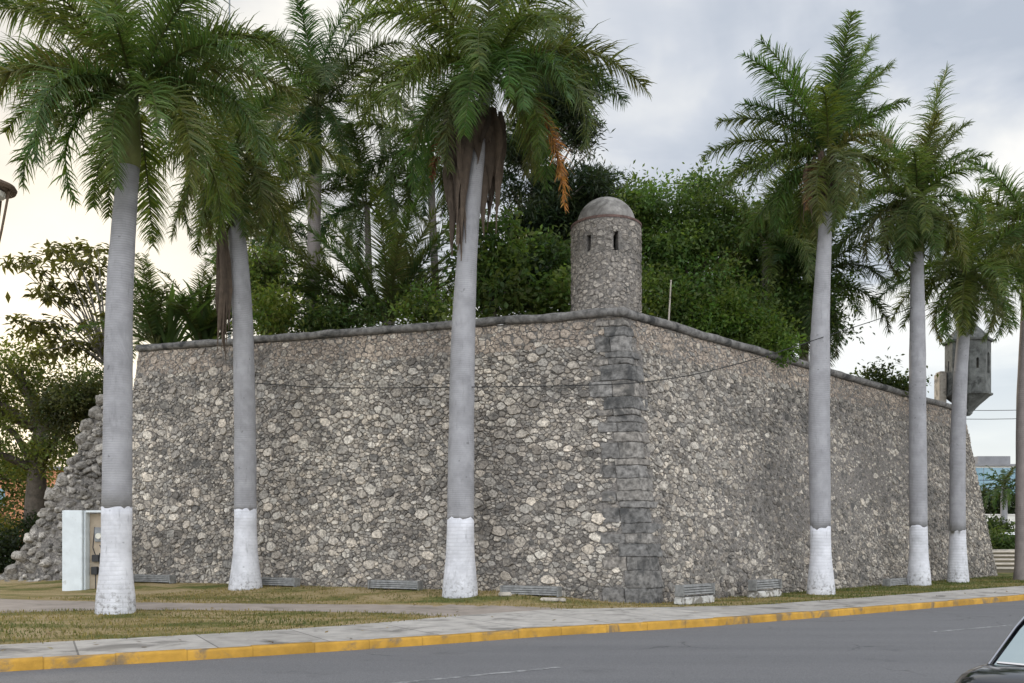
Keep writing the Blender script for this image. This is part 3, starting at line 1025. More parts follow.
# ------------------------------------------------------------------ broken stub of the old curtain wall
def ruin():
    t = empty('ruined_wall', (-16.5, 34.0, 0), 'ragged sloping stub of broken boulder wall at the left end of the bastion', 'ruin')
    rng = random.Random(41)
    prof = [(-15.0, 7.4), (-15.6, 7.1), (-16.1, 6.3), (-16.6, 5.0), (-17.1, 4.0), (-17.6, 2.9), (-18.1, 2.1), (-18.6, 1.0), (-19.1, .3), (-19.4, -.05)]
    y0 = lambda x, z: 33.0 + z * .16 + (-15 - x) * .22
    mb = MB(); vs = []
    for x, z in prof: vs += [(x, y0(x, 0) + .17, -.1), (x, y0(x, z) + .17, max(z - .1, -.1)), (x, y0(x, z) + 4.2, max(z - .1, -.1)), (x, y0(x, 0) + 4.4, -.1)]
    fs = []
    for i in range(len(prof) - 1):
        for j in range(3): fs.append((i * 4 + j, i * 4 + j + 1, i * 4 + 5 + j, i * 4 + 4 + j))
    fs.append((0, 1, 2, 3))
    mb.add(vs, fs); mb.build('core', M['mortar'], t)
    # boulders
    bm = bmesh.new(); bmesh.ops.create_icosphere(bm, subdivisions=2, radius=1)
    for v in bm.verts: v.co = Vector([math.copysign(abs(c) ** .62, c) for c in v.co]) * .9
    iv = [v.co.copy() for v in bm.verts]; ifs = [tuple(v.index for v in f.verts) for f in bm.faces]; bm.free()
    bd = MB()
    def boulder(p, r):
        s = Vector((rng.uniform(.8, 1.35), rng.uniform(.7, 1.1), rng.uniform(.6, .9))) * r
        rot = Matrix.Rotation(rng.uniform(0, 6.3), 3, 'Z') @ Matrix.Rotation(rng.uniform(-.6, .6), 3, 'X') @ Matrix.Rotation(rng.uniform(-.4, .4), 3, 'Y')
        sd = Vector((rng.uniform(0, 99), rng.uniform(0, 99), 0))
        vs = []
        for v in iv:
            k = 1 + .42 * mnoise.noise(v * .9 + sd) + .22 * mnoise.noise(v * 2.3 + sd)
            q = Vector((v.x * s.x, v.y * s.y, v.z * s.z)) * k
            vs.append(Vector(p) + rot @ q)
        g = rng.choice((.34, .29, .23, .17, .40, .26)) * rng.uniform(.85, 1.15)
        bd.add(vs, ifs, (g, g * .95, g * .89))
    xs = [p[0] for p in prof][::-1]; zs = [p[1] for p in prof][::-1]
    pts = []
    for _ in range(16000):
        x = rng.uniform(-19.4, -14.75); zt = float(np.interp(x, xs, zs)); z = rng.uniform(0, 7.3)
        if z > zt: continue
        r = rng.choice((.09, .11, .14, .17, .21, .27))
        y = y0(x, z) + .12
        if any((x - a) ** 2 + (z - c) ** 2 < ((r + d) * .66) ** 2 for a, c, d in pts): continue
        pts.append((x, z, r)); boulder((x, y + .07 + rng.uniform(-.10, .14), z), r)
    for _ in range(330):
        x = rng.uniform(-19.4, -14.9); zt = float(np.interp(x, xs, zs))
        boulder((x, y0(x, zt) + rng.uniform(.1, 3.6), zt + rng.uniform(-.15, .1)), rng.uniform(.16, .36))
    for _ in range(60):
        x = rng.uniform(-19.6, -15.0); boulder((x, y0(x, 0) - rng.uniform(0, .5), .02), rng.uniform(.1, .22))
    bd.build('boulders', M['stone'], t)
ruin()

# ------------------------------------------------------------------ foliage
def norm(a):
    return a / np.maximum(np.linalg.norm(a, axis=-1, keepdims=True), 1e-9)

def frond_arrays(rng, az, el, L, droop, n=80, ll=.8, w=.05, grav=.72, plum=.55, col=(.06, .09, .03), rcol=(.12, .13, .05), bare=.10, sweep=.55, curve=1.25, twist=0.0):
    m = 26
    t = np.linspace(0, 1, m)
    ang = el - droop * t ** curve
    st = L / (m - 1)
    r = np.concatenate([[0], np.cumsum(np.cos((ang[1:] + ang[:-1]) / 2) * st)])
    z = np.concatenate([[0], np.cumsum(np.sin((ang[1:] + ang[:-1]) / 2) * st)])
    sway = twist * t ** 2 * L
    ca, sa = math.cos(az), math.sin(az)
    def tow(x, y, zz): return np.stack([x * ca - y * sa, x * sa + y * ca, zz], -1)
    tl = np.linspace(bare, .995, n) 
    tl = np.repeat(tl, 2) + rng.normal(0, .004, 2 * n)
    tl = np.clip(tl, bare, 1)
    side = np.tile([1.0, -1.0], n)
    a = np.interp(tl, t, ang)
    P = np.stack([np.interp(tl, t, r), np.interp(tl, t, sway), np.interp(tl, t, z)], -1)
    T = np.stack([np.cos(a), np.zeros_like(a), np.sin(a)], -1)
    U = np.stack([-np.sin(a), np.zeros_like(a), np.cos(a)], -1)
    S = np.zeros_like(T); S[:, 1] = side
    prof = np.clip(np.minimum(.45 + 2.2 * (tl - bare), 1.0), 0, 1) * np.clip(1.15 - .85 * np.maximum(0, tl - .45) / .55, .22, 1)
    ln = ll * prof * rng.uniform(.72, 1.12, 2 * n) * np.where(rng.random(2 * n) < .08, rng.uniform(.2, .6, 2 * n), 1.0)
    gap = np.sin(tl * rng.uniform(18, 40) + rng.uniform(0, 6)) > .93
    ln = np.where(gap & (tl > .25), ln * .45, ln)
    sw = sweep + .5 * tl
    D = norm(S + T * sw[:, None] + U * rng.normal(.18, plum, 2 * n)[:, None])
    tw = rng.uniform(-.7, .7, 2 * n)
    Wd = T * np.cos(tw)[:, None] + U * np.sin(tw)[:, None]
    ws = (1.0, .95, .7, .12)
    V = np.zeros((2 * n, 8, 3)); p = P.copy()
    for k in range(4):
        V[:, 2 * k] = p - Wd * (w * ws[k] / 2); V[:, 2 * k + 1] = p + Wd * (w * ws[k] / 2)
        p = p + D * (ln / 3)[:, None]
        D = D.copy(); D[:, 2] -= grav * (.35 + .3 * k) * rng.uniform(.6, 1.3, 2 * n); D = norm(D)
    V = V.reshape(-1, 3)
    b = (np.arange(2 * n) * 8)[:, None]
    Q = np.concatenate([b + np.array([[2 * k, 2 * k + 1, 2 * k + 3, 2 * k + 2]]) for k in range(3)], 1).reshape(-1, 4)
    cj = np.array(col)[None] * rng.uniform(.7, 1.35, (2 * n, 1))
    cj[:, 0] *= rng.uniform(.85, 1.25, 2 * n)
    C = np.repeat(cj, 3, 0)
    # rachis
    rad = np.interp(t, [0, .1, 1], [.05, .03, .006])
    ns = 5
    RV = []
    for i in range(m):
        Ti = np.array([math.cos(ang[i]), 0, math.sin(ang[i])]); Ui = np.array([-math.sin(ang[i]), 0, math.cos(ang[i])])
        for k in range(ns):
            g = 2 * math.pi * k / ns
            RV.append(np.array([r[i], sway[i], z[i]]) + rad[i] * (math.cos(g) * np.array([0, 1, 0]) + math.sin(g) * Ui))
    RQ = []
    for i in range(m - 1):
        for k in range(ns): RQ.append((i * ns + k, i * ns + (k + 1) % ns, (i + 1) * ns + (k + 1) % ns, (i + 1) * ns + k))
    RQ = np.array(RQ) + len(V)
    V = np.concatenate([V, np.array(RV)])
    Q = np.concatenate([Q, RQ]); C = np.concatenate([C, np.tile(np.array(rcol)[None], (len(RQ), 1))])
    return tow(V[:, 0], V[:, 1], V[:, 2]), Q, C

GREEN = (.082, .124, .040); DEEP = (.045, .078, .030); DEAD = (.17, .10, .05); ORANGE = (.42, .19, .045)

def palm(base, trunk_pts, rads, zw, hub, fronds, label, seed, group='royal palms planted round the bastion', shaft=True, trunk_m='trunk', col=GREEN, dead=(), extra=None, n=180, w=.038, ll=1.0, cat='palm tree', name='royal_palm', grav=.72, plum=.55):
    """trunk_pts/rads from base up; hub = crown centre; fronds = list of (az, el, L, droop)"""
    rng = np.random.default_rng(seed)
    t = empty(name, base, label, cat, group)
    # dense centre line
    if not shaft:
        trunk_pts = list(trunk_pts) + [Vector(hub)]
        rads = list(rads) + [(Vector(hub).z - base[2], rads[-1][1] * .8)]
    P = [Vector(base)] + [Vector(p) for p in trunk_pts]
    zz = [p.z for p in P]
    zq = np.concatenate([np.linspace(zz[0], zz[0] + 1.6, 9)[:-1], np.linspace(zz[0] + 1.6, zz[-1], 22)])
    X = np.interp(zq, zz, [p.x for p in P]); Y = np.interp(zq, zz, [p.y for p in P])
    # smooth
    for _ in range(3):
        X[1:-1] = (X[:-2] + 2 * X[1:-1] + X[2:]) / 4; Y[1:-1] = (Y[:-2] + 2 * Y[1:-1] + Y[2:]) / 4
    rz = .94 * np.interp(zq - zz[0], [h for h, _ in rads], [r for _, r in rads])
    def seg(za, zb, nm, mt):
        zs = np.concatenate([[za], zq[(zq > za + .02) & (zq < zb - .02)], [zb]])
        # tighter sampling shows the ringed outline
        zs = np.concatenate([np.linspace(zs[i], zs[i + 1], max(2, int((zs[i + 1] - zs[i]) / .14)))[:-1] for i in range(len(zs) - 1)] + [[zs[-1]]])
        pts = [(np.interp(z, zq, X), np.interp(z, zq, Y), z) for z in zs]
        rr_ = [float(np.interp(z, zq, rz)) * (1 + .004 * math.sin(z * 40) + .035 * mnoise.noise(Vector((z * 1.1, seed, 0)))) for z in zs]
        mb = MB(); mb.tube(pts, rr_, 28)
        zc = zz[0] + (zw or -9)
        nv = []
        for (x, y, z) in mb.v:            # brushed, uneven paint line
            if abs(z - zc) < .01:
                cx_, cy_ = np.interp(z, zq, X), np.interp(z, zq, Y)
                a = math.atan2(y - cy_, x - cx_)
                z += .10 * mnoise.noise(Vector((math.cos(a) * 2.2, math.sin(a) * 2.2, seed * 3.1))) + .03 * mnoise.noise(Vector((math.cos(a) * 7, math.sin(a) * 7, seed)))
            nv.append((x, y, z))
        mb.v = nv
        o = mb.build(nm, mt, t, smooth=True)
        return o
    if zw:
        seg(zz[0] - .08, zz[0] + zw, 'whitewashed_base', M['whitewash'])
        seg(zz[0] + zw, zz[-1], 'trunk', M[trunk_m])
    else:
        seg(zz[0] - .08, zz[-1], 'trunk', M[trunk_m])
    hub = Vector(hub); tp = P[-1]
    if shaft:
        mb = MB()
        rt = rads[-1][1]
        mb.tube([tp - Vector((0, 0, .05)), tp.lerp(hub, .25), tp.lerp(hub, .6), tp.lerp(hub, 1.0)], [rt * 1.02, rt * 1.0, rt * .7, rt * .4], 16)
        mb.build('crownshaft', M['crownshaft'], t, smooth=True)
    def one(az, el, L, dr, c, nn, nm='frond', rc=(.11, .125, .045), llm=1.0, off=None):
        V, Q, C = frond_arrays(rng, az, el, L, dr, n=nn, w=w, ll=ll * llm * L / 4, col=c, rcol=rc, grav=grav, plum=plum, twist=rng.uniform(-.08, .08))
        h = hub + Vector((.12 * math.cos(az), .12 * math.sin(az), 0)) if off is None else Vector(off)
        V = V + np.array(h)[None]
        link(nm, arrays(nm, V, Q, C), M['frond'], t)
    for (az, el, L, dr) in fronds:
        c = tuple(x * k for x, k in zip(col, (rng.uniform(.8, 1.3), rng.uniform(.9, 1.15), rng.uniform(.8, 1.2))))
        one(az, el, L, dr, c, int(n * L / 4))
    for (az, el, L, dr, c, off) in dead:
        one(az, el, L, dr, c, int(n * L / 4 * .8), 'dead_frond', tuple(x * .8 for x in c), .75, off)
    if extra: extra(t)
    return t

def crown(n, seed, L=4.0, el_hi=84, el_lo=-28, jitter=1.0):
    """an evenly turned rosette: young fronds upright, old ones hanging"""
    rng = random.Random(seed)
    out = []
    for i in range(n):
        f = i / (n - 1)
        az = i * 2.39996 + rng.uniform(-.25, .25) * jitter
        el = R(el_hi + (el_lo - el_hi) * f ** .9 + rng.uniform(-6, 6) * jitter)
        ln = L * (.72 + .36 * math.sin(math.pi * min(1, .25 + f * .7))) * rng.uniform(.93, 1.07)
        dr = R(42 + 62 * min(1, f * 1.6) - (28 * max(0, f - .6) / .4)) + rng.uniform(-.12, .12)
        out.append((az, el, ln, dr))
    return out

# azimuth 0 = to the right in the picture, pi = left, -pi/2 = towards the camera
RT, LF, NEAR, FAR = 0.0, math.pi, -math.pi / 2, math.pi / 2

def gz(x, y): return float(ground_z(x, y))

def skirt(t, ctr, depth_pts, seed, nm='dead_sheath', col=(.092, .068, .050)):
    """ragged hanging strips of dead leaf base: list of (px, py_top, py_bottom, width m, depth)"""
    rng = random.Random(seed)
    V = []; Q = []; C = []
    for (px, y0, y1, w, d) in depth_pts:
        a, b_ = at(px, y0, d), at(px + rng.uniform(-2, 2), y1, d)
        L = (a - b_).length; m = 9; b = len(V)
        ang = rng.uniform(-.9, .9); kk = rng.uniform(.6, 1.5); c = [x * kk for x in col]
        for s in range(m):
            f = s / (m - 1)
            ww = w * (.55 + .6 * math.sin(math.pi * min(1, f * 1.1))) * (1 - .8 * max(0, f - .55) / .45) * rng.uniform(.85, 1.15)
            p = a.lerp(b_, f) + Vector((.09 * math.sin(3.3 * f + px) , .06 * math.sin(4 * f + px), 0))
            sd = Vector((math.cos(ang + f * .5), math.sin(ang + f * .5), 0)); nn_ = Vector((sd.y, -sd.x, 0))
            V += [p - sd * ww / 2 - nn_ * ww * .1, p + nn_ * ww * .22, p + sd * ww / 2 - nn_ * ww * .1]
        for s in range(m - 1):
            for j in range(2): Q.append((b + s * 3 + j, b + s * 3 + j + 1, b + s * 3 + 4 + j, b + s * 3 + 3 + j)); C.append(c)
    link(nm, arrays(nm, V, Q, np.array(C)), M['deadleaf'], t)

def narrow(fr_, right=.75, left=1.0):
    return [(a, e, L * (right if math.cos(a) > .25 and e < R(62) else left if math.cos(a) < -.25 and e < R(62) else 1), d_) for a, e, L, d_ in fr_]

def make_palms():
    # 1: front left
    d = 21.0
    b = at(115.5, 614, d); b.z = 0
    palm(b, [at(117, 500, d), at(118, 400, d), at(119, 300, d), at(124, 220, d), at(129, 165, d)],
         [(0, .47), (.35, .45), (.9, .39), (1.6, .355), (3, .35), (6, .33), (8.5, .30), (10.8, .24)], 2.46, at(134, 92, d),
         crown(24, 101, 4.0, 84, -38) + [(LF - .25, R(42), 4.5, R(78)), (LF + .3, R(20), 4.4, R(62)), (LF + .05, R(62), 4.6, R(92)), (RT - .4, R(35), 4.2, R(95)), (RT + .3, R(15), 4.0, R(90)), (RT, R(58), 4.2, R(100)), (NEAR - .5, R(-5), 3.2, R(80)), (NEAR + 1.0, R(-20), 3.4, R(60)), (LF + .9, R(-22), 2.6, R(55)), (NEAR + .6, R(-8), 3.3, R(70))],
         'stout grey royal palm nearest the kerb, beside the white meter cabinet', 1)
    # 2: left, close to the face
    d = 28.4
    b = at(245.5, 585, d); b.z = gz(b.x, b.y)
    def strip2(t):
        rg = random.Random(5)
        skirt(t, None, [(222 + rg.uniform(-3.5, 3.5), 215 + rg.uniform(0, 50), rg.uniform(300, 364), rg.uniform(.12, .26), d - .45 + rg.uniform(-.15, .15)) for _ in range(11)], 6)
    palm(b, [at(245.5, 520, d), at(245, 420, d), at(243, 320, d), at(239, 262, d), at(235, 205, d)],
         [(0, .56), (.4, .5), (1.0, .41), (1.8, .37), (4, .36), (8, .34), (10, .32), (12.2, .24)], 2.49, at(234, 150, d),
         crown(24, 102, 3.7, 84, -58) + [(LF + .2, R(-40), 3.4, R(40)), (LF - .5, R(-52), 3.4, R(30)), (RT + .3, R(-45), 3.4, R(35)), (NEAR, R(-50), 3.2, R(35)), (NEAR - .7, R(-60), 3.2, R(25)), (NEAR + .6, R(-62), 3.2, R(22))], 'royal palm with a long brown dead sheath hanging in front of its trunk', 2, extra=strip2)
    # 3: centre
    d = 25.0
    b = at(460, 593, d); b.z = gz(b.x, b.y)
    def skirt3(t):
        rg = random.Random(7)
        L_ = [(rg.uniform(450, 467), rg.uniform(105, 135), rg.uniform(175, 262), rg.uniform(.16, .36), d - .25 + rg.uniform(-.2, .3)) for _ in range(40)]
        L_ += [(rg.uniform(484, 498), rg.uniform(105, 130), rg.uniform(165, 238), rg.uniform(.16, .34), d + rg.uniform(-.1, .4)) for _ in range(24)]
        L_ += [(rg.uniform(462, 492), rg.uniform(100, 115), rg.uniform(130, 165), rg.uniform(.2, .4), d - .3 + rg.uniform(-.1, .1)) for _ in range(16)]
        skirt(t, None, L_, 8)
    palm(b, [at(460.5, 520, d), at(461.5, 420, d), at(463, 330, d), at(468, 235, d), at(477, 160, d)],
         [(0, .53), (.4, .5), (1.0, .44), (1.8, .40), (4, .385), (7, .36), (9.5, .30), (12.2, .22)], 2.13, at(488, 70, d),
         crown(22, 103, 4.3, 86, -42) + [(RT + .15, R(34), 4.9, R(84)), (LF - .2, R(28), 4.6, R(86)), (LF + .4, R(45), 4.4, R(95)), (NEAR - .1, R(15), 4.0, R(98)), (NEAR, R(-28), 2.9, R(45)), (NEAR + .3, R(2), 3.5, R(92)), (NEAR - .5, R(-38), 2.8, R(38)), (LF + .2, R(-30), 3.2, R(45)), (NEAR + .5, R(-12), 3.4, R(70)), (RT - .7, R(5), 3.6, R(85))],
         'tall royal palm with a dark brown skirt under its crown and an orange dead frond', 3,
         dead=[(RT - .3, R(-66), 3.3, R(20), (.38, .18, .055), at(536, 98, d - .5)), (RT - .6, R(-60), 2.6, R(25), (.16, .09, .05), at(530, 88, d - .4)), (LF - .5, R(-25), 2.2, R(60), (.16, .06, .04), at(470, 112, d - .1))], extra=skirt3, shaft=False)
    # 4: right, first
    d = 28.1
    b = at(821, 594, d); b.z = 0
    def hang4(t):
        rg = random.Random(9)
        skirt(t, None, [(rg.uniform(805, 834), rg.uniform(150, 175), rg.uniform(190, 226), rg.uniform(.08, .2), d - .25 + rg.uniform(-.15, .3)) for _ in range(16)], 10, col=(.11, .075, .055))
    palm(b, [at(820.5, 525, d), at(819, 420, d), at(820, 330, d), at(823, 270, d), at(826, 212, d)],
         [(0, .46), (.4, .43), (1.0, .36), (1.8, .325), (4, .345), (7, .34), (9, .28), (12, .20)], 2.09, at(828, 158, d),
         narrow(crown(27, 104, 3.2, 88, -62), .66, .95) + [(LF, R(78), 4.2, R(38)), (RT, R(82), 4.1, R(26)), (RT + .2, R(74), 3.7, R(38)), (NEAR, R(76), 4.0, R(45)), (LF + .3, R(66), 4.1, R(52)), (LF, R(30), 3.9, R(62)), (LF - .3, R(55), 3.8, R(66)), (LF + .2, R(4), 3.8, R(55)), (RT + .2, R(78), 3.6, R(40)), (RT - .3, R(64), 2.8, R(70)), (LF - .5, R(-25), 3.5, R(40)), (RT - .5, R(0), 2.9, R(80))],
         'royal palm with brown dead strips under its crown, right of the green trees', 4, extra=hang4,
         dead=[(LF + .7, R(-35), 2.4, R(50), DEAD, None)])
    # 5
    d = 33.4
    b = at(919, 583, d); b.z = 0
    palm(b, [at(918.5, 525, d), at(917.5, 420, d), at(917.5, 320, d), at(917, 252, d)],
         [(0, .45), (.4, .42), (1.0, .36), (1.8, .335), (5, .33), (8, .31), (12.3, .24)], 2.2, at(917, 200, d),
         narrow(crown(31, 105, 3.2, 88, -66), .8, .95) + [(RT, R(86), 4.9, R(16)), (LF, R(74), 4.2, R(36)), (RT, R(75), 3.6, R(40)),  (RT + .2, R(66), 3.0, R(52)), (LF, R(45), 3.6, R(60)), (NEAR, R(-50), 3.0, R(30)), (NEAR - .8, R(-45), 3.2, R(40)), (NEAR + .8, R(-42), 3.2, R(40)), (RT, R(-38), 3.2, R(42)), (LF - .3, R(-12), 3.9, R(55)), (LF + .5, R(-30), 3.4, R(48))],
         'straight royal palm whose thin crown stands tallest of the right-hand cluster', 5,
         dead=[(LF + .2, R(-30), 2.6, R(55), (.12, .065, .035), None)])
    # 6
    d = 35.8
    b = at(958, 580, d); b.z = 0
    palm(b, [at(957.5, 525, d), at(957.5, 450, d), at(960, 380, d), at(965, 318, d)],
         [(0, .44), (.4, .41), (1.0, .36), (1.8, .32), (5, .31), (8, .28), (11, .22)], 2.05, at(968, 272, d),
         crown(31, 106, 3.3, 80, -64) + [(LF, R(5), 4.0, R(55)), (LF + .3, R(-20), 3.8, R(45)), (RT, R(20), 3.6, R(80)), (NEAR, R(-45), 2.8, R(30)), (NEAR + .7, R(-40), 3.0, R(40)), (NEAR - .7, R(-40), 3.0, R(40))],
         'leaning royal palm in front of the far dark turret', 6)
    # 7
    d = 37.5
    b = at(1020.5, 580, d); b.z = 0
    palm(b, [at(1020.5, 500, d), at(1021, 400, d), at(1026, 300, d)],
         [(0, .3), (.6, .24), (1.8, .21), (5, .20), (11, .18)], 0, at(1029, 222, d),
         crown(28, 107, 3.4, 84, -62) + [(LF, R(40), 4.0, R(70)), (LF + .2, R(10), 4.0, R(70)), (LF - .2, R(-15), 3.6, R(50))],
         'unpainted brown-trunked royal palm at the right edge', 7, trunk_m='trunkdark')
    # palms growing inside the bastion
    d = 37.0
    b = at(313, 560, d); b.z = 0
    palm(b, [at(313, 420, d), at(313, 300, d), at(315, 175, d)], [(0, .4), (2, .36), (8, .34), (14, .28)], 0, at(317, 105, d),
         crown(24, 108, 4.4, 86, -50) + [(RT + .1, R(50), 4.6, R(60)), (RT - .1, R(74), 4.6, R(40))], 'tall palm inside the bastion with a dull green trunk', 8, group='palms growing inside the bastion', trunk_m='trunkdark', col=DEEP, name='garden_palm')
    d = 36.0
    b = at(440, 560, d); b.z = 0
    palm(b, [at(439, 420, d), at(437, 320, d), at(431, 185, d)], [(0, .22), (2, .19), (12, .16)], 0, at(428, 150, d),
         crown(18, 109, 3.6, 80, -50), 'slim palm inside the bastion just left of the tall central palm', 9, group='palms growing inside the bastion', trunk_m='trunkdark', col=DEEP, name='garden_palm')
    # low arching palm tuft (leaves spring from near the parapet)
    d = 34.0
    b = at(388, 560, d); b.z = 0
    rng = random.Random(77)
    fr_ = [(rng.uniform(0, 6.28), R(rng.uniform(38, 82)), rng.uniform(4.2, 5.6), R(rng.uniform(25, 60))) for _ in range(24)]
    fr_ += [(LF, R(35), 5.2, R(45)), (RT, R(45), 5.0, R(50)), (LF + .2, R(62), 5.4, R(40)), (RT - .2, R(68), 5.6, R(35)), (LF, R(18), 4.6, R(40))]
    palm(b, [at(388, 420, d), at(388, 332, d)], [(0, .3), (7, .24)], 0, at(388, 322, d), fr_, 'short date palm with long arching leaves fanning above the parapet', 10, group='palms growing inside the bastion', trunk_m='trunkdark', shaft=False, col=(.065, .105, .04), n=110, ll=.62, w=.04, name='date_palm', grav=.2, plum=.22)
    for i, (px, py, L_, nf, lab, c) in enumerate((
            (156, 335, 3.3, 20, 'feathery low palm at the left end of the parapet', (.07, .115, .042)),
            (198, 330, 3.6, 20, 'feathery low palm just left of the hanging brown sheath', (.06, .10, .038)),
            (282, 318, 3.6, 20, 'feathery low palm just right of the second painted trunk', (.075, .12, .042)),
            (338, 318, 3.4, 18, 'feathery low palm left of the short date palm', (.06, .10, .04)),
            (436, 318, 3.2, 18, 'feathery low palm between the date palm and the tall central trunk', (.07, .115, .04)))):
        d = 35.0 + .45 * i
        b = at(px, 560, d); b.z = 0
        rg = random.Random(500 + i)
        ff = [(rg.uniform(0, 6.28), R(rg.uniform(25, 86)), L_ * rg.uniform(.8, 1.2), R(rg.uniform(35, 85))) for _ in range(nf)]
        palm(b, [at(px, 420, d), at(px, py + 16, d)], [(0, .2), (6, .16)], 0, at(px, py + 9, d), ff, lab, 40 + i, group='feathery palms behind the left parapet', trunk_m='trunkdark', shaft=False, col=c, n=90, ll=.7, w=.045, name='feather_palm', grav=.4, plum=.3)
    d = 39.0
    b = at(268, 560, d); b.z = 0
    palm(b, [at(268, 420, d), at(272, 250, d)], [(0, .24), (12, .18)], 0, at(272, 228, d),
         crown(20, 113, 3.8, 84, -45), 'mid-height palm inside the bastion between the second and third trunks', 13, group='palms growing inside the bastion', trunk_m='trunkdark', col=(.06, .10, .036), shaft=False, name='garden_palm')
    d = 38.0
    b = at(372, 560, d); b.z = 0
    palm(b, [at(372, 420, d), at(368, 230, d)], [(0, .22), (12, .16)], 0, at(367, 205, d),
         crown(18, 114, 3.6, 84, -45), 'mid-height palm inside the bastion above the short date palm', 14, group='palms growing inside the bastion', trunk_m='trunkdark', col=(.055, .092, .036), shaft=False, name='garden_palm')
    # dark palm foliage between the green trees and palm 4
    d = 37.0
    b = at(805, 560, d); b.z = 0
    palm(b, [at(805, 420, d), at(803, 300, d)], [(0, .26), (10, .2)], 0, at(802, 285, d),
         crown(24, 111, 4.2, 82, -50), 'dark palm behind the wall half hidden by the royal palm before it', 11, group='palms growing inside the bastion', trunk_m='trunkdark', col=DEEP, shaft=False, name='garden_palm')
    d = 35.0
    b = at(762, 560, d); b.z = 0
    palm(b, [at(762, 420, d), at(765, 262, d)], [(0, .2), (11, .15)], 0, at(766, 240, d),
         crown(18, 112, 3.4, 80, -40), 'small palm poking out among the green tree crowns', 12, group='palms growing inside the bastion', trunk_m='trunkdark', col=GREEN, shaft=False, name='garden_palm')
make_palms()

def leaf_cloud(rng, blobs, clumps, per, size, col, spread=.42, shell=.55, droop=.2, aspect=.45, colvar=.35, warm=0.15):
    """blobs: list of (centre, radii, weight). Returns arrays of folded rhombic leaves grouped in clumps."""
    wts = np.array([b[2] for b in blobs], float); wts /= wts.sum()
    pick = rng.choice(len(blobs), clumps, p=wts)
    ctr = np.array([tuple(b[0]) for b in blobs])[pick]; rad = np.array([b[1] for b in blobs])[pick]
    dirs = norm(rng.normal(size=(clumps, 3)))
    rr_ = (shell + (1 - shell) * rng.random(clumps) ** .6)
    rr_ = np.where(rng.random(clumps) < .3, rng.random(clumps) ** .5, rr_)
    nb = max(4, clumps // 8)
    who = rng.integers(0, nb, clumps)
    fb = rng.choice(len(blobs), nb, p=wts)
    bc = np.array([tuple(b[0]) for b in blobs])[fb]; br = np.array([b[1] for b in blobs])[fb]
    bd_ = norm(rng.normal(size=(nb, 3))) * (shell + (1 - shell) * rng.random(nb) ** .6 + rng.normal(0, .08, nb))[:, None]
    ends = bc + bd_ * br
    cc = ends[who] + rng.normal(size=(clumps, 3)) * (spread * 1.25) * np.array([1, 1, .6])
    ctint = np.array(col)[None] * rng.uniform(1 - colvar * .5, 1 + colvar * .5, (clumps, 1)) * rng.uniform(1 - colvar, 1 + colvar, (nb, 1))[who]
    ctint[:, 0] *= rng.uniform(1 - warm, 1 + warm * 2, clumps)
    N = clumps * per
    ci = np.repeat(np.arange(clumps), per)
    sp = spread * rng.uniform(.6, 1.35, clumps)[ci]
    P = cc[ci] + rng.normal(size=(N, 3)) * sp[:, None] * np.array([1, 1, .7])
    D = norm(rng.normal(size=(N, 3)) * .8 + norm(P - cc[ci]) * .9 + np.array([0, 0, -droop]))
    A = norm(np.cross(D, norm(rng.normal(size=(N, 3)) + np.array([0, 0, 1.2]))))
    Nn = np.cross(A, D)
    s = size * rng.uniform(.6, 1.3, N)[:, None]
    V = np.stack([P, P + D * s * .5 + A * s * aspect * .5 + Nn * s * .06, P + D * s, P + D * s * .5 - A * s * aspect * .5 + Nn * s * .06], 1).reshape(-1, 3)
    Q = np.arange(N * 4).reshape(N, 4)
    C = ctint[ci] * rng.uniform(.75, 1.25, (N, 1))
    return V, Q, C, ends

def tree(name, label, cat, base, trunk, blobs, clumps, per, size, col, seed, r0=.25, limbs=14, bark='bark', group=None, **kw):
    rng = np.random.default_rng(seed)
    t = empty(name, base, label, cat, group)
    V, Q, C, cc = leaf_cloud(rng, blobs, clumps, per, size, col, **kw)
    link('crown', arrays('crown', V, Q, C), M['leaf'], t)
    if trunk is not None:
        mb = MB()
        pts = [Vector(base)] + [Vector(p) for p in trunk]
        rads = list(np.linspace(r0, r0 * .45, len(pts)))
        mb.tube(pts, rads, 9)
        top_ = pts[-1]
        for _ in range(limbs):
            e = Vector(cc[rng.integers(len(cc))])
            s = pts[-1 if rng.random() < .7 or len(pts) < 3 else -2]
            m = s.lerp(e, .5) + Vector((rng.normal(0, .25), rng.normal(0, .25), .25))
            mb.tube([s, s.lerp(m, .6), m, m.lerp(e, .6), e], [r0 * .38, r0 * .28, r0 * .2, r0 * .12, .015], 6)
        mb.build('trunk', M[bark], t, smooth=True)
    return t

def E(px, py, d, rx, rz, ry=None, w=1.0):
    """blob centred at a pixel, radii given in pixels"""
    k = d / F_PX
    return (at(px, py, d), (rx * k, (ry if ry else (rx + rz) / 2) * k, rz * k), w)

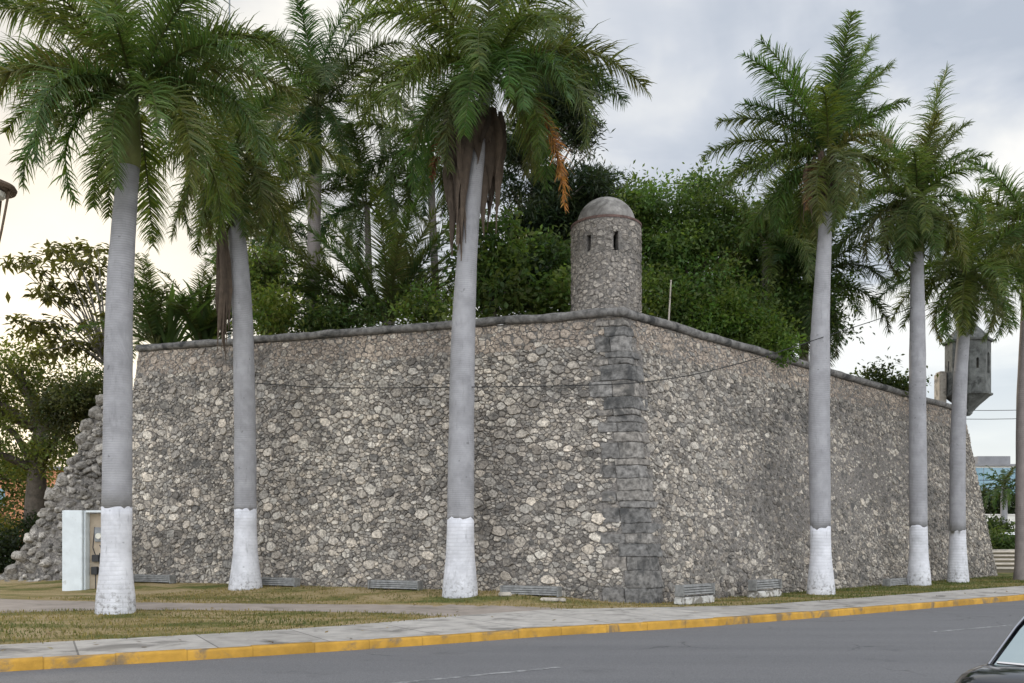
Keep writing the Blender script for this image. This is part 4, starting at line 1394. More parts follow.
def make_trees():
    # big light green tree right of the round turret
    d = 35.0
    tree('broadleaf_tree', 'large round green tree behind the wall right of the domed turret', 'tree', (at(680, 560, d).x, d, 0), [at(682, 420, d), at(684, 330, d)],
         [E(662, 232, d, 44, 42, 40, 1.1), (E(705, 222, d + 1, 36, 36, 36, .9)), E(648, 285, d - 1, 26, 42, 30, .8), E(700, 275, d, 46, 46, 40, 1.3), E(720, 300, d - 1, 46, 42, 36, 1.1), E(690, 320, d - 2, 40, 26, 30, .7), E(628, 215, d + 1, 22, 22, 22, .3)],
         760, 70, .2, (.088, .148, .046), 201, .3, 22, spread=.36)
    d = 36.5
    tree('broadleaf_tree', 'darker green tree behind the wall next to the brown-stripped royal palm', 'tree', (at(775, 560, d).x, d, 0), [at(775, 420, d), at(772, 340, d)],
         [E(748, 250, d, 36, 36, 34, 1), E(785, 235, d, 34, 34, 34, .9), E(780, 290, d, 44, 46, 36, 1.2), E(745, 310, d - 1, 34, 34, 30, .9), E(812, 285, d, 28, 50, 34, .8)],
         560, 62, .19, (.075, .13, .04), 202, .28, 18, spread=.36)
    # bright shrub hanging over the cordon
    d = 31.8
    tree('shrub', 'bright green shrub spilling over the cordon of the right wall', 'shrub', (at(735, 345, d).x, d + 1.3, 7.9), None,
         [E(735, 322, d + .3, 38, 20, 22, 1), E(765, 340, d - .2, 26, 16, 14, .7), E(715, 305, d + .5, 24, 16, 18, .5)], 130, 60, .17, (.09, .155, .034), 203, spread=.24)
    # dark feathery conifer
    d = 34.5
    rng = np.random.default_rng(204)
    t = empty('conifer_tree', (at(540, 560, d).x, d, 0), 'tall dark feathery conifer standing behind the wall left of the domed turret', 'tree')
    mb = MB()
    tr = [at(536, 560, d), at(536, 400, d), at(533, 250, d), at(538, 120, d), at(545, 40, d)]
    tr[0].z = 0
    mb.tube(tr, [.34, .3, .24, .15, .05], 9)
    blobs = []
    ends = [(596, 92), (588, 118), (592, 150), (590, 178), (580, 205), (572, 60), (560, 40), (520, 150), (508, 185), (515, 215), (560, 170), (575, 140), (550, 100), (530, 70), (555, 225), (540, 200), (500, 235), (568, 250), (548, 270), (520, 265), (585, 75), (565, 110), (525, 110), (505, 130), (598, 185)]
    for (x, y) in ends:
        e = at(x, y, d + rng.uniform(-1.8, 1.8))
        s = at(537, min(330, y + rng.uniform(35, 70)), d)
        m = s.lerp(e, .55) + Vector((0, 0, -.15))
        mb.tube([s, m, e], [.09, .06, .02], 6)
        for q in (.55, .78, 1.0): blobs.append((m.lerp(e, (q - .55) / .45), (.38, .38, .28), 1))
    mb.build('trunk', M['barkpale'], t, smooth=True)
    V, Q, C, _ = leaf_cloud(rng, blobs, 560, 80, .28, (.028, .046, .027), spread=.23, shell=.2, droop=-.2, aspect=.2, colvar=.4)
    link('crown', arrays('crown', V, Q, C), M['leaf'], t)
    # leafy bush left of the turret
    d = 30.6
    tree('shrub', 'broad-leaved bush rising above the parapet between palm and turret', 'shrub', (at(495, 330, d).x, d, 7.0), [at(495, 300, d)],
         [E(493, 255, d, 22, 30, 22, 1), E(500, 295, d, 30, 26, 22, 1), E(540, 305, d, 30, 16, 18, .7), E(570, 300, d, 14, 18, 14, .3)], 190, 46, .24, (.10, .16, .052), 205, .12, 10, spread=.3, aspect=.5)
    tree('shrub', 'dark bush behind the parapet immediately left of the domed turret', 'shrub', (at(555, 330, 31.8).x, 31.8, 7.0), [at(555, 290, 31.8)],
         [E(552, 270, 32, 28, 32, 24, 1), E(530, 290, 32, 24, 24, 20, .8)], 120, 46, .22, (.045, .08, .03), 206, .12, 8, spread=.3)
    # planting along the left parapet
    spots = [(270, 308, 18, 17, 'leafy light green bush just right of the second palm trunk', (.10, .145, .036)),
             (302, 316, 26, 12, 'low bush behind the parapet below the tall inner palm', (.062, .10, .034)),
             (345, 316, 30, 12, 'spreading dark bush behind the parapet left of the date palm', (.055, .09, .034)),
             (425, 308, 22, 18, 'bush behind the parapet just right of the date palm', (.08, .125, .036)),
             (266, 262, 16, 16, 'upper leafy clump beside the second palm trunk', (.075, .11, .034))]
    for i, (x, y, rx, rz, lab, c) in enumerate(spots):
        d = 33.0 + .5 * (i % 3)
        tree('shrub', lab, 'shrub', (at(x, 335, d).x, d, 6.6), [at(x, y + 12, d)], [E(x, y, d, rx, rz, 22, 1), E(x + 8, y + 10, d, rx * .8, rz * .7, 18, .6)], 56, 34, .2, tuple(x * 1.35 for x in c), 210 + i, .1, 8, spread=.3, group='bushes along the left parapet')
    # strap-leaved plants at the left end of the parapet
    for i, (x, y, lab) in enumerate(((168, 348, 'strap-leaved plant near the left end of the parapet'), (205, 348, 'strap-leaved plant just left of the hanging brown sheath'))):
        rng = np.random.default_rng(230 + i)
        d = 35.2 + .5 * i
        o = at(x, y, d)
        V = []; Q = []; C = []
        for k in range(24):
            az = rng.uniform(0, 6.28); el = R(rng.uniform(48, 86)); L = rng.uniform(2.4, 4.6); dr = R(rng.uniform(20, 75)); w = rng.uniform(.14, .30)
            m = 9
            p = np.array(o) + np.array([rng.normal(0, .15), rng.normal(0, .15), -.5]); hor = np.array([math.cos(az), math.sin(az), 0]); sd = np.array([-math.sin(az), math.cos(az), 0])
            b = len(V)
            c = np.array((.06, .10, .036)) * rng.uniform(.7, 1.5)
            for s in range(m):
                a = el - dr * (s / (m - 1)) ** 1.5
                ww = w * math.sin(math.pi * min(.97, .12 + .86 * s / (m - 1))) ** .7
                upv = -math.sin(a) * hor + math.cos(a) * np.array([0, 0, 1])
                V += [p - sd * ww / 2 + upv * ww * .18, p, p + sd * ww / 2 + upv * ww * .18]
                p = p + (math.cos(a) * hor + math.sin(a) * np.array([0, 0, 1])) * L / (m - 1)
            for s in range(m - 1):
                for j in range(2):
                    Q.append((b + s * 3 + j, b + s * 3 + j + 1, b + s * 3 + 4 + j, b + s * 3 + 3 + j)); C.append(c)
        t = empty('strap_leaf_plant', (o.x, o.y, 6.5), lab, 'plant', 'strap-leaved plants at the left parapet')
        link('leaves', arrays('leaves', V, Q, np.array(C)), M['leaf'], t)
        mb = MB(); mb.tube([(o.x, o.y, 0), (o.x, o.y, o.z - .3)], [.14, .1], 8); mb.build('stem', M['bark'], t)
    # airy tree with parasol rosettes, left
    d = 38.0
    rng = np.random.default_rng(240)
    t = empty('airy_tree', (at(112, 560, d).x, d, 0), 'airy tree with parasol leaf clusters on thin bare branches against the bright sky', 'tree')
    mb = MB()
    root = at(112, 420, d); fork = at(106, 350, d)
    mb.tube([Vector((root.x, d, 0)), root, fork], [.2, .17, .12], 8)
    ros = [(14, 262), (28, 258), (40, 270), (52, 250), (62, 246), (75, 252), (66, 262), (88, 246), (98, 250), (80, 262), (94, 268), (50, 285), (44, 292), (56, 296), (72, 284), (84, 290), (95, 282), (102, 292), (76, 300), (36, 322), (28, 330), (46, 326), (62, 322), (52, 338), (88, 325), (98, 335), (104, 318), (70, 340), (112, 262), (116, 300), (20, 320), (85, 345), (100, 350), (60, 350), (40, 352)]
    V = []; Q = []; C = []
    for (x, y) in ros:
        e = at(x, y, d + rng.uniform(-1.6, 1.6))
        mid_ = fork.lerp(e, rng.uniform(.4, .6)) + Vector((0, 0, rng.uniform(-.1, .5)))
        mb.tube([fork.lerp(root, rng.uniform(0, .3)), mid_, e], [.045, .03, .012], 5)
        for k in range(40):
            az = rng.uniform(0, 6.28); L = rng.uniform(.3, .6); a = R(rng.uniform(-55, 20)); w = rng.uniform(.12, .22)
            dv = np.array([math.cos(az) * math.cos(a), math.sin(az) * math.cos(a), math.sin(a)])
            sd = np.array([-math.sin(az), math.cos(az), 0])
            p = np.array(e) + rng.normal(0, 1, 3) * np.array([.34, .34, .12]); b = len(V)
            V += [p, p + dv * L * .55 + sd * w / 2, p + dv * L + np.array([0, 0, -.08]), p + dv * L * .55 - sd * w / 2]
            Q.append((b, b + 1, b + 2, b + 3)); C.append(np.array((.095, .095, .035)) * rng.uniform(.6, 1.3))
    mb.build('trunk', M['barkpale'], t, smooth=True)
    link('crown', arrays('crown', V, Q, np.array(C)), M['leaf'], t)
    # dense trees at the far left
    d = 42.0
    tree('broadleaf_tree', 'dense tree with a thick dark trunk beside the ruined wall stub', 'tree', (at(36, 570, d).x, d, 0), [at(36, 510, d), at(37, 470, d), at(40, 430, d)],
         [E(10, 385, d, 44, 38, 40, 1), E(48, 375, d, 36, 30, 36, .8), E(20, 430, d, 52, 40, 44, 1.2), E(70, 425, d + 2, 30, 36, 34, .8), E(-25, 410, d, 44, 50, 44, .8), E(50, 460, d, 26, 22, 24, .5)],
         270, 56, .22, (.12, .15, .04), 250, .62, 18, spread=.42)
    tree('broadleaf_tree', 'dark leafy tree at the far left edge behind the thick-trunked one', 'tree', (at(-12, 570, 52).x, 52, 0), [at(-12, 480, 52)],
         [E(-8, 495, 52, 26, 34, 30, 1), E(-35, 440, 52, 40, 50, 40, 1), E(20, 480, 53, 16, 22, 20, .4)], 170, 50, .26, (.07, .10, .03), 251, .35, 10, spread=.45)
    tree('shrub', 'yellow-green hedge shrub low at the left edge', 'shrub', (at(6, 560, 46).x, 46, 0), None, [E(4, 530, 46, 14, 10, 12, 1), E(-14, 535, 46, 16, 14, 14, 1)], 70, 46, .2, (.13, .15, .03), 252, spread=.3)
    tree('shrub', 'dark shrub at the foot of the thick dark trunk', 'shrub', (at(18, 574, 41).x, 41, 0), None, [E(16, 555, 41, 18, 22, 18, 1), E(2, 562, 41, 16, 16, 14, .7), E(28, 540, 41, 12, 30, 14, .7)], 130, 46, .2, (.022, .036, .016), 253, spread=.3)
    tree('shrub', 'scrubby greenery growing over the top of the ruined stub', 'shrub', (at(84, 400, 36).x, 36.5, 6), None, [E(76, 398, 36, 22, 18, 22, 1), E(95, 378, 36, 18, 22, 18, 1), E(56, 425, 36, 14, 18, 14, .6)], 150, 46, .19, (.06, .075, .03), 254, spread=.28)
    # weeds on the right parapet, seen against the sky
    for i, (x, y, rx, rz, lab) in enumerate(((875, 378, 16, 10, 'small weedy plant on the right parapet between the two painted palms'), (905, 385, 14, 10, 'leafy weed on the right parapet close to the straight palm'), (893, 386, 12, 7, 'low weed between two others on the right parapet'))):
        d = 38.5
        tree('parapet_plant', lab, 'plant', (at(x, 392, d).x, d, 7.7), None, [E(x, y, d, rx, rz, 10, 1)], 26, 30, .2, (.055, .085, .03), 260 + i, spread=.2, group='weeds on the right parapet')
make_trees()

# bare twiggy tree top seen against the sky
def bare_tree():
    d = 39.0; rng = np.random.default_rng(300)
    t = empty('bare_tree', (at(385, 560, d).x, d, 0), 'leafless twiggy branches rising between the two palm crowns', 'tree')
    mb = MB()
    root = at(392, 330, d)
    mb.tube([Vector((root.x, d, 0)), root, at(396, 200, d)], [.16, .12, .07], 7)
    for (x, y) in ((372, 20), (360, 55), (384, 60), (352, 90), (376, 95), (402, 70), (418, 110), (365, 130), (350, 160), (410, 160), (425, 190)):
        s = at(394 + rng.uniform(-3, 4), 200 + rng.uniform(-10, 80), d); e = at(x, y, d + rng.uniform(-1, 1)); m = s.lerp(e, .5) + Vector((rng.normal(0, .3), 0, -.2))
        mb.tube([s, m, e], [.045, .03, .008], 5)
        for _ in range(4):
            q = m.lerp(e, rng.uniform(.2, .9)); mb.tube([q, q + Vector((rng.normal(0, .35), rng.normal(0, .3), rng.uniform(.3, .9)))], [.015, .005], 4)
    mb.build('trunk', M['barkpale'], t)
bare_tree()

# ------------------------------------------------------------------ small things by the wall
def cabinet():
    d = 29.4
    o = at(84, 588, d); z0 = gz(o.x, o.y) - .03
    t = empty('meter_cabinet', (o.x, o.y, z0), 'white concrete meter cabinet with open tan recess standing by the ruined stub', 'meter cabinet')
    k = d / F_PX
    X = lambda px: (px - CXP) * k
    h = 2.66
    mb = MB(); mb.box(((X(62) + X(82)) / 2, d + .16, z0 + h / 2), (X(82) - X(62), .32, h)); mb.box(((X(82.3) + X(84)) / 2, d + .25, z0 + h / 2 - .01), (X(84) - X(82.3), .3, h - .04))
    mb.build('side_pier', M['white'], t, bevel=.012)
    mb = MB(); mb.box(((X(84.1) + X(113)) / 2, d + .47, z0 + h / 2 - .03), (X(113) - X(84.1), .14, h - .14)); mb.build('back_panel', M['tan'], t, bevel=.006)
    mb = MB(); mb.box(((X(84.1) + X(114)) / 2, d + .32, z0 + h - .035), (X(114) - X(84.1), .46, .07)); mb.build('roof_slab', M['white'], t, bevel=.008)
    mb = MB(); mb.box((X(113.8), d + .3, z0 + h / 2 - .04), (.08, .3, h - .09)); mb.build('end_post', M['white'], t, bevel=.008)
    zz = lambda py: EYE + (HZ - py) * k
    mb = MB(); mb.box((X(94.3), d + .38, zz(534.5)), (.30, .13, .48)); me_ = mb.build('meter', M['greymetal'], t, bevel=.02)
    mb = MB(); c = Vector((X(94.6), d + .31, zz(536)))
    mb.tube([c, c - Vector((0, .07, 0))], [.10, .095], 18); mb.build('dial', M['lampglass'], me_)
    for (a, b, y0, y1) in ((87.5, 94.5, 555, 562), (86.8, 93, 567, 575), (95, 101.5, 553, 564), (94.5, 101, 568, 574)):
        mb = MB(); mb.box(((X(a) + X(b)) / 2, d + .36, (zz(y0) + zz(y1)) / 2), (X(b) - X(a), .16, zz(y0) - zz(y1))); mb.build('breaker_box', M['blackbox'], t, bevel=.012)
    mb = MB()
    for pts in (((89, 527), (87.2, 548), (90, 556)), ((90, 575), (90, 590)), ((97, 574), (96, 590)), ((99, 564), (99, 568)), ((94, 545), (98, 553))):
        mb.tube([(X(x), d + .40, zz(y)) for x, y in pts], .018, 6)
    mb.build('conduit', M['blackbox'], t)
cabinet()

def grille(a, b, proto, label, plinth=False, hgt=.26, tilt=0):
    """low louvred housing: horizontal slats between two end posts"""
    a, b = Vector(a), Vector(b)
    c = (a + b) / 2; L = (b - a).length; rz = math.atan2(b.y - a.y, b.x - a.x)
    t = empty('light_grille', c, label, 'light grille', 'slatted grilles along the foot of the wall')
    Rm = Matrix.Rotation(rz, 3, 'Z')
    base = .0
    if plinth:
        mb = MB(); mb.box(c + Vector((0, 0, .09)), (L * 1.0, .40, .22), rz); mb.build('concrete_plinth', M['chipped'], t, bevel=.04)
        base = .23
    n = 4
    for i in range(n):
        mb = MB(); z = base + .045 + i * (hgt / n)
        vs = []
        for (y, dz) in ((-.15, -.015), (-.13, .03), (.02, .045), (.0, .0)):
            for s in (-1, 1): vs.append(c + Rm @ Vector((s * L / 2, y + i * .02, z + dz)))
        mb.add(vs, [(0, 1, 3, 2), (2, 3, 5, 4), (4, 5, 7, 6), (6, 7, 1, 0), (0, 2, 4, 6), (1, 7, 5, 3)])
        mb.build('slat', M['ironslat'], t)
    for s in (-1, 1):
        mb = MB(); mb.box(c + Rm @ Vector((s * (L / 2 + .02), -.03, base + hgt / 2 + .01)), (.05, .28, hgt + .04), rz); mb.build('end_post', M['ironslat'], t, bevel=.006)
    mb = MB(); mb.box(c + Rm @ Vector((0, .09, base + hgt / 2)), (L, .04, hgt), rz); mb.build('back_plate', M['blackbox'], t)
    return t
def on(px, dist, face):
    """point on the ground in front of a face, below picture column px"""
    P0, D_, N_ = (A0, ul, NL) if face == 'l' else (A0, (B0 - A0).normalized(), NR)
    s = (px - CXP) / F_PX
    # solve P0.x+D.x*t+N.x*dist = s*(P0.y+D.y*t+N.y*dist)
    bx, by = P0.x + N_.x * dist, P0.y + N_.y * dist
    t = (s * by - bx) / (D_.x - s * D_.y)
    x, y = bx + D_.x * t, by + D_.y * t
    return (x, y, gz(x, y))
gl = [((133, 173), 'l', .4, 'dark slatted grille at the wall foot just right of the nearest palm', 0),
      ((264, 297), 'l', .4, 'dark slatted grille touching the base of the second palm', 0),
      ((372, 420), 'l', .4, 'dark slatted grille midway between second and central palm', 0),
      ((504, 559), 'l', .5, 'long slatted grille on the lawn between central palm and bastion corner', 0),
      ((679, 709), 'r', .75, 'slatted grille on a chipped white plinth nearest the bastion corner', 1),
      ((752, 776), 'r', .6, 'slatted grille on a pale plinth by the right wall, left of the painted palm', 1),
      ((886, 905), 'r', .5, 'small slatted grille by the right wall beside the straight palm', 0)]
for (x0, x1), f, dist, lab, pl_ in gl:
    a, b = on(x0, dist, f), on(x1, dist, f)
    grille(a, b, None, lab, bool(pl_), .24 if not pl_ else .26)
def slab_piece(px, py, s, rz, lab):
    p = gnd(px, py, .05)
    mb = MB(); mb.box((p.x, p.y, gz(p.x, p.y) + s[2] / 2), s, rz, taper=.93)
    tag(mb.build('concrete_chunk', M['palestone'], bevel=.02), lab, 'rubble')
slab_piece(505, 600, (.34, .22, .1), .3, 'pale concrete lump on the lawn at the left end of the long grille')
slab_piece(553, 602, (.7, .2, .09), -.35, 'pale broken kerb piece lying below the long grille')

# cable sagging along the wall
def cable():
    mb = MB()
    pts = []
    W0 = fl(12.6, 6.35) + nl3 * .12; 
    anchors = [at(255, 383, 27.9), at(330, 388.5, 26.9), at(430, 387.5, 25.6), at(472, 387, 24.7), at(560, 386, 24.0), at(640, 383.5, 23.7), at(700, 374, 24.8), at(760, 358, 26.3), at(806, 343, 27.4), at(832, 334, 28.0), at(870, 322, 30.0), at(912, 308, 32.9)]
    for i in range(len(anchors) - 1):
        for k in range(5): pts.append(anchors[i].lerp(anchors[i + 1], k / 5))
    pts.append(anchors[-1])
    for _ in range(4):
        for i in range(1, len(pts) - 1): pts[i] = (pts[i - 1] + pts[i] * 2 + pts[i + 1]) / 4
    mb.tube(pts, .014, 5)
    tag(mb.build('cable', M['wire']), 'thin black cable sagging across the bastion from palm to palm', 'cable')
cable()
def far_wires():
    for i, (y0, y1, lab) in enumerate(((402, 399, 'upper thin power line against the sky right of the far turret'), (411, 407, 'lower thin power line against the sky right of the far turret'), (472, 468, 'upper power line crossing in front of the blue glass building'), (479, 478, 'lower power line crossing in front of the blue glass building'))):
        mb = MB(); a, b = at(900, y0 + 6, 95), at(1200, y1 - 6, 80)
        pts = [a.lerp(b, k / 12) - Vector((0, 0, .8 * math.sin(math.pi * k / 12))) for k in range(13)]
        mb.tube(pts, .03, 4)
        tag(mb.build('power_line', M['wire']), lab, 'power line', 'power lines at the right')
far_wires()

# thin masts
mb = MB(); p = at(668, 322, 29.6); q = at(671, 281, 29.6); mb.tube([p - Vector((0, 0, .4)), q], [.03, .024], 7); mb.tube([q, q + Vector((0, 0, .03))], [.034, .03], 7)
tag(mb.build('rod', M['palestone']), 'thin pale rod standing on the parapet right of the domed turret', 'pole')
d = 60; p = at(229, 560, d); q = at(229.5, -30, d); p.z = 0
mb = MB(); mb.tube([p, p.lerp(q, .5), q], [.14, .10, .05], 8); mb.tube([q, q + Vector((0, 0, .2))], [.09, .02], 8)
tag(mb.build('mast', M['greymetal']), 'tall thin grey mast rising behind the palms at upper left', 'mast')

def street_lamp():
    c = at(-9, 186, 15.0)
    t = empty('street_lamp', (c.x, c.y, 0), 'bronze street lamp with a wide flat cap cut by the left edge', 'street lamp')
    mb = MB(); mb.lathe((c.x, c.y, 0), [(.12, 0), (.12, .25), (.1, .35), (.085, .8), (.075, 3), (.06, c.z - 1.35), (.1, c.z - 1.3), (.1, c.z - 1.2), (.05, c.z - 1.15)], 14); mb.build('pole', M['lampmetal'], t, smooth=True)
    mb = MB(); mb.lathe((c.x, c.y, c.z), [(.2, -.09), (.37, -.08), (.39, -.03), (.36, .02), (.2, .09), (.05, .13)], 28); mb.build('cap', M['lampmetal'], t)
    for k in range(4):
        a = math.pi / 4 * (1 + 2 * k) - .78
        dv = Vector((math.cos(a), math.sin(a), 0))
        mb = MB(); b0 = Vector((c.x, c.y, c.z - 1.22)); mb.tube([b0 + dv * .07, b0 + dv * .18 + Vector((0, 0, .5)), b0 + dv * .30 + Vector((0, 0, 1.14))], .022, 6); mb.build('arm', M['lampmetal'], t)
    mb = MB(); mb.lathe((c.x, c.y, c.z), [(.10, -.22), (.2, -.18), (.22, -.1), (.2, -.092)], 20); mb.build('lens', M['lampglass'], t)
street_lamp()

# ------------------------------------------------------------------ cars
def sedan(loc, rz, label, paint, name='parked_car', cat='car'):
    t = empty(name, loc, label, cat)
    Rm = Matrix.Rotation(rz, 3, 'Z'); Lc = Vector(loc)
    G = lambda x, y, z: Lc + Rm @ Vector((x, y, z))
    # lower body: lofted sections along the length (x forward)
    secs = [(-2.32, .62, .60, .86, .38), (-2.25, .78, .60, .95, .30), (-2.05, .86, .62, 1.005, .24), (-1.7, .89, .64, 1.015, .22), (-1.0, .91, .66, 1.0, .2), (0, .915, .66, .985, .2), (.85, .91, .66, .97, .2), (1.25, .90, .64, .94, .2), (1.75, .87, .62, .88, .22), (2.1, .80, .58, .80, .25), (2.28, .62, .5, .68, .34)]
    vs = []; prof = None
    for (x, w, ws, zt, zb) in secs:
        ring = []
        half = [(0, zt + .012), (w * .45, zt + .008), (w * .78, zt - .012), (w * .90, zt - .05), (w * .965, zt - .13), (w, zt - .26), (w * .995, (zt + zb) / 2 - .02), (w * .97, zb + .12), (w * .88, zb + .01), (w * .5, zb - .01)]
        pts = half + [(0, zb - .01)] + [(-y, z) for y, z in reversed(half[1:])]
        for y, z in pts: vs.append(G(x, y, z))
        k = len(pts)
    fs = []
    for i in range(len(secs) - 1):
        for j in range(k): fs.append((i * k + j, i * k + (j + 1) % k, (i + 1) * k + (j + 1) % k, (i + 1) * k + j))
    fs.append(tuple(range(k))); fs.append(tuple((len(secs) - 1) * k + j for j in reversed(range(k))))
    mb = MB(); mb.add(vs, fs)
    # cabin shell: rings at belt, mid, cant rail, roof
    rings = [(-1.76, 1.02, .70, .99), (-1.30, .70, .655, 1.22), (-.98, .44, .60, 1.375), (-.86, .33, .55, 1.425), (-.72, .18, .40, 1.448)]
    vs = []
    def ring(xr, xf, w, z, bow):
        pts = []
        for y in (-1, -.5, 0, .5, 1): pts.append(G(xr - bow * (1 - y * y) , y * w, z))
        for y in (1, .5, 0, -.5, -1): pts.append(G(xf + bow * (1 - y * y), y * w, z))
        return pts
    for (xr, xf, w, z) in rings: vs += ring(xr, xf, w, z, .10)
    fs = []; k = 10
    for i in range(len(rings) - 1):
        for j in range(k): fs.append((i * k + j, i * k + (j + 1) % k, (i + 1) * k + (j + 1) % k, (i + 1) * k + j))
    b = (len(rings) - 1) * k
    fs += [(b + 0, b + 1, b + 8, b + 9), (b + 1, b + 2, b + 7, b + 8), (b + 2, b + 3, b + 6, b + 7), (b + 3, b + 4, b + 5, b + 6)]
    mb.add(vs, fs)
    mb.build('body', M[paint], t, smooth=True)
    # glazing set a hair proud of the shell
    def end_glass(nm, rear):
        mb = MB(); vs = []
        for (xr, xf, w, z) in rings[:3]:
            zz = z + (.012 if z < 1.0 else 0) - (.012 if z > 1.3 else 0)
            for y in (-1, -.5, 0, .5, 1):
                x = (xr - .10 * (1 - y * y * .81) - .006) if rear else (xf + .10 * (1 - y * y * .81) + .006)
                vs.append(G(x, y * (w - .055), zz + .004))
        mb.add(vs, [(r * 5 + j, r * 5 + j + 1, (r + 1) * 5 + j + 1, (r + 1) * 5 + j) for r in range(2) for j in range(4)])
        return mb.build(nm, M['carglass'], t, smooth=True)
    end_glass('rear_window', True); end_glass('windshield', False)
    for s in (-1, 1):
        # chrome strips along the rear glass edge and the beltline
        mb = MB(); mb.tube([G(-1.775, s * .685, 1.0), G(-1.31, s * .64, 1.228), G(-.985, s * .585, 1.385)], .011, 6); mb.build('window_trim', M['chrome'], t)
        for (x0, x1, x2, x3) in ((-1.25, -.42, -.42, -.86), (-.36, .82, .34, -.36)):
            mb = MB(); o = .006
            mb.add([G(x0, s * (.694 + o), 1.02), G(x1, s * (.694 + o), 1.02), G(x2, s * (.607 + o), 1.36), G(x3, s * (.607 + o), 1.36)], [(0, 1, 2, 3)]); mb.build('side_window', M['carglass'], t)
        for x in (-1.38, 1.38):
            mb = MB(); c = G(x, s * .80, .32); ax = Rm @ Vector((0, s, 0))
            mb.tube([c - ax * .11, c - ax * .1, c + ax * .10, c + ax * .118], [.28, .32, .32, .28], 26); w_ = mb.build('wheel', M['rubber'], t)
            mb = MB(); mb.tube([c + ax * .10, c + ax * .124], [.21, .2], 18); mb.build('rim', M['chrome'], w_)
        mb = MB(); mb.box(G(-2.24, s * .60, .82), (.12, .36, .15), rz); mb.build('tail_light', M['taillight'], t, bevel=.03)
        mb = MB(); mb.box(G(2.12, s * .60, .66), (.2, .34, .13), rz); mb.build('headlight', M['lampglass'], t, bevel=.03)
        mb = MB(); mb.box(G(.70, s * .95, .98), (.12, .17, .11), rz); mb.build('mirror', M[paint], t, bevel=.03)
        for x in (-.75, .35):
            mb = MB(); mb.box(G(x, s * .918, .84), (.2, .03, .03), rz); mb.build('door_handle', M['chrome'], t, bevel=.008)
    mb = MB(); mb.tube([G(-1.80, -.62, 1.024), G(-1.87, 0, 1.030), G(-1.80, .62, 1.024)], .012, 6); mb.build('window_trim', M['chrome'], t)
    mb = MB(); mb.box(G(-2.345, 0, .72), (.02, .34, .13), rz); mb.build('number_plate', M['plate'], t)
    mb = MB(); mb.box(G(-2.27, 0, .42), (.14, 1.5, .2), rz); mb.build('rear_bumper', M['blackbox'], t, bevel=.05)
    return t
hd = R(46)
sedan((5.07, 7.12, -.14), hd, 'black sedan seen from behind, cut off by the lower right corner', 'carpaint', 'black_car')
sedan((at(-14, 560, 56).x, 56, .0), .4, 'white car parked beyond the trees at the far left edge', 'whitepaint', 'white_car')

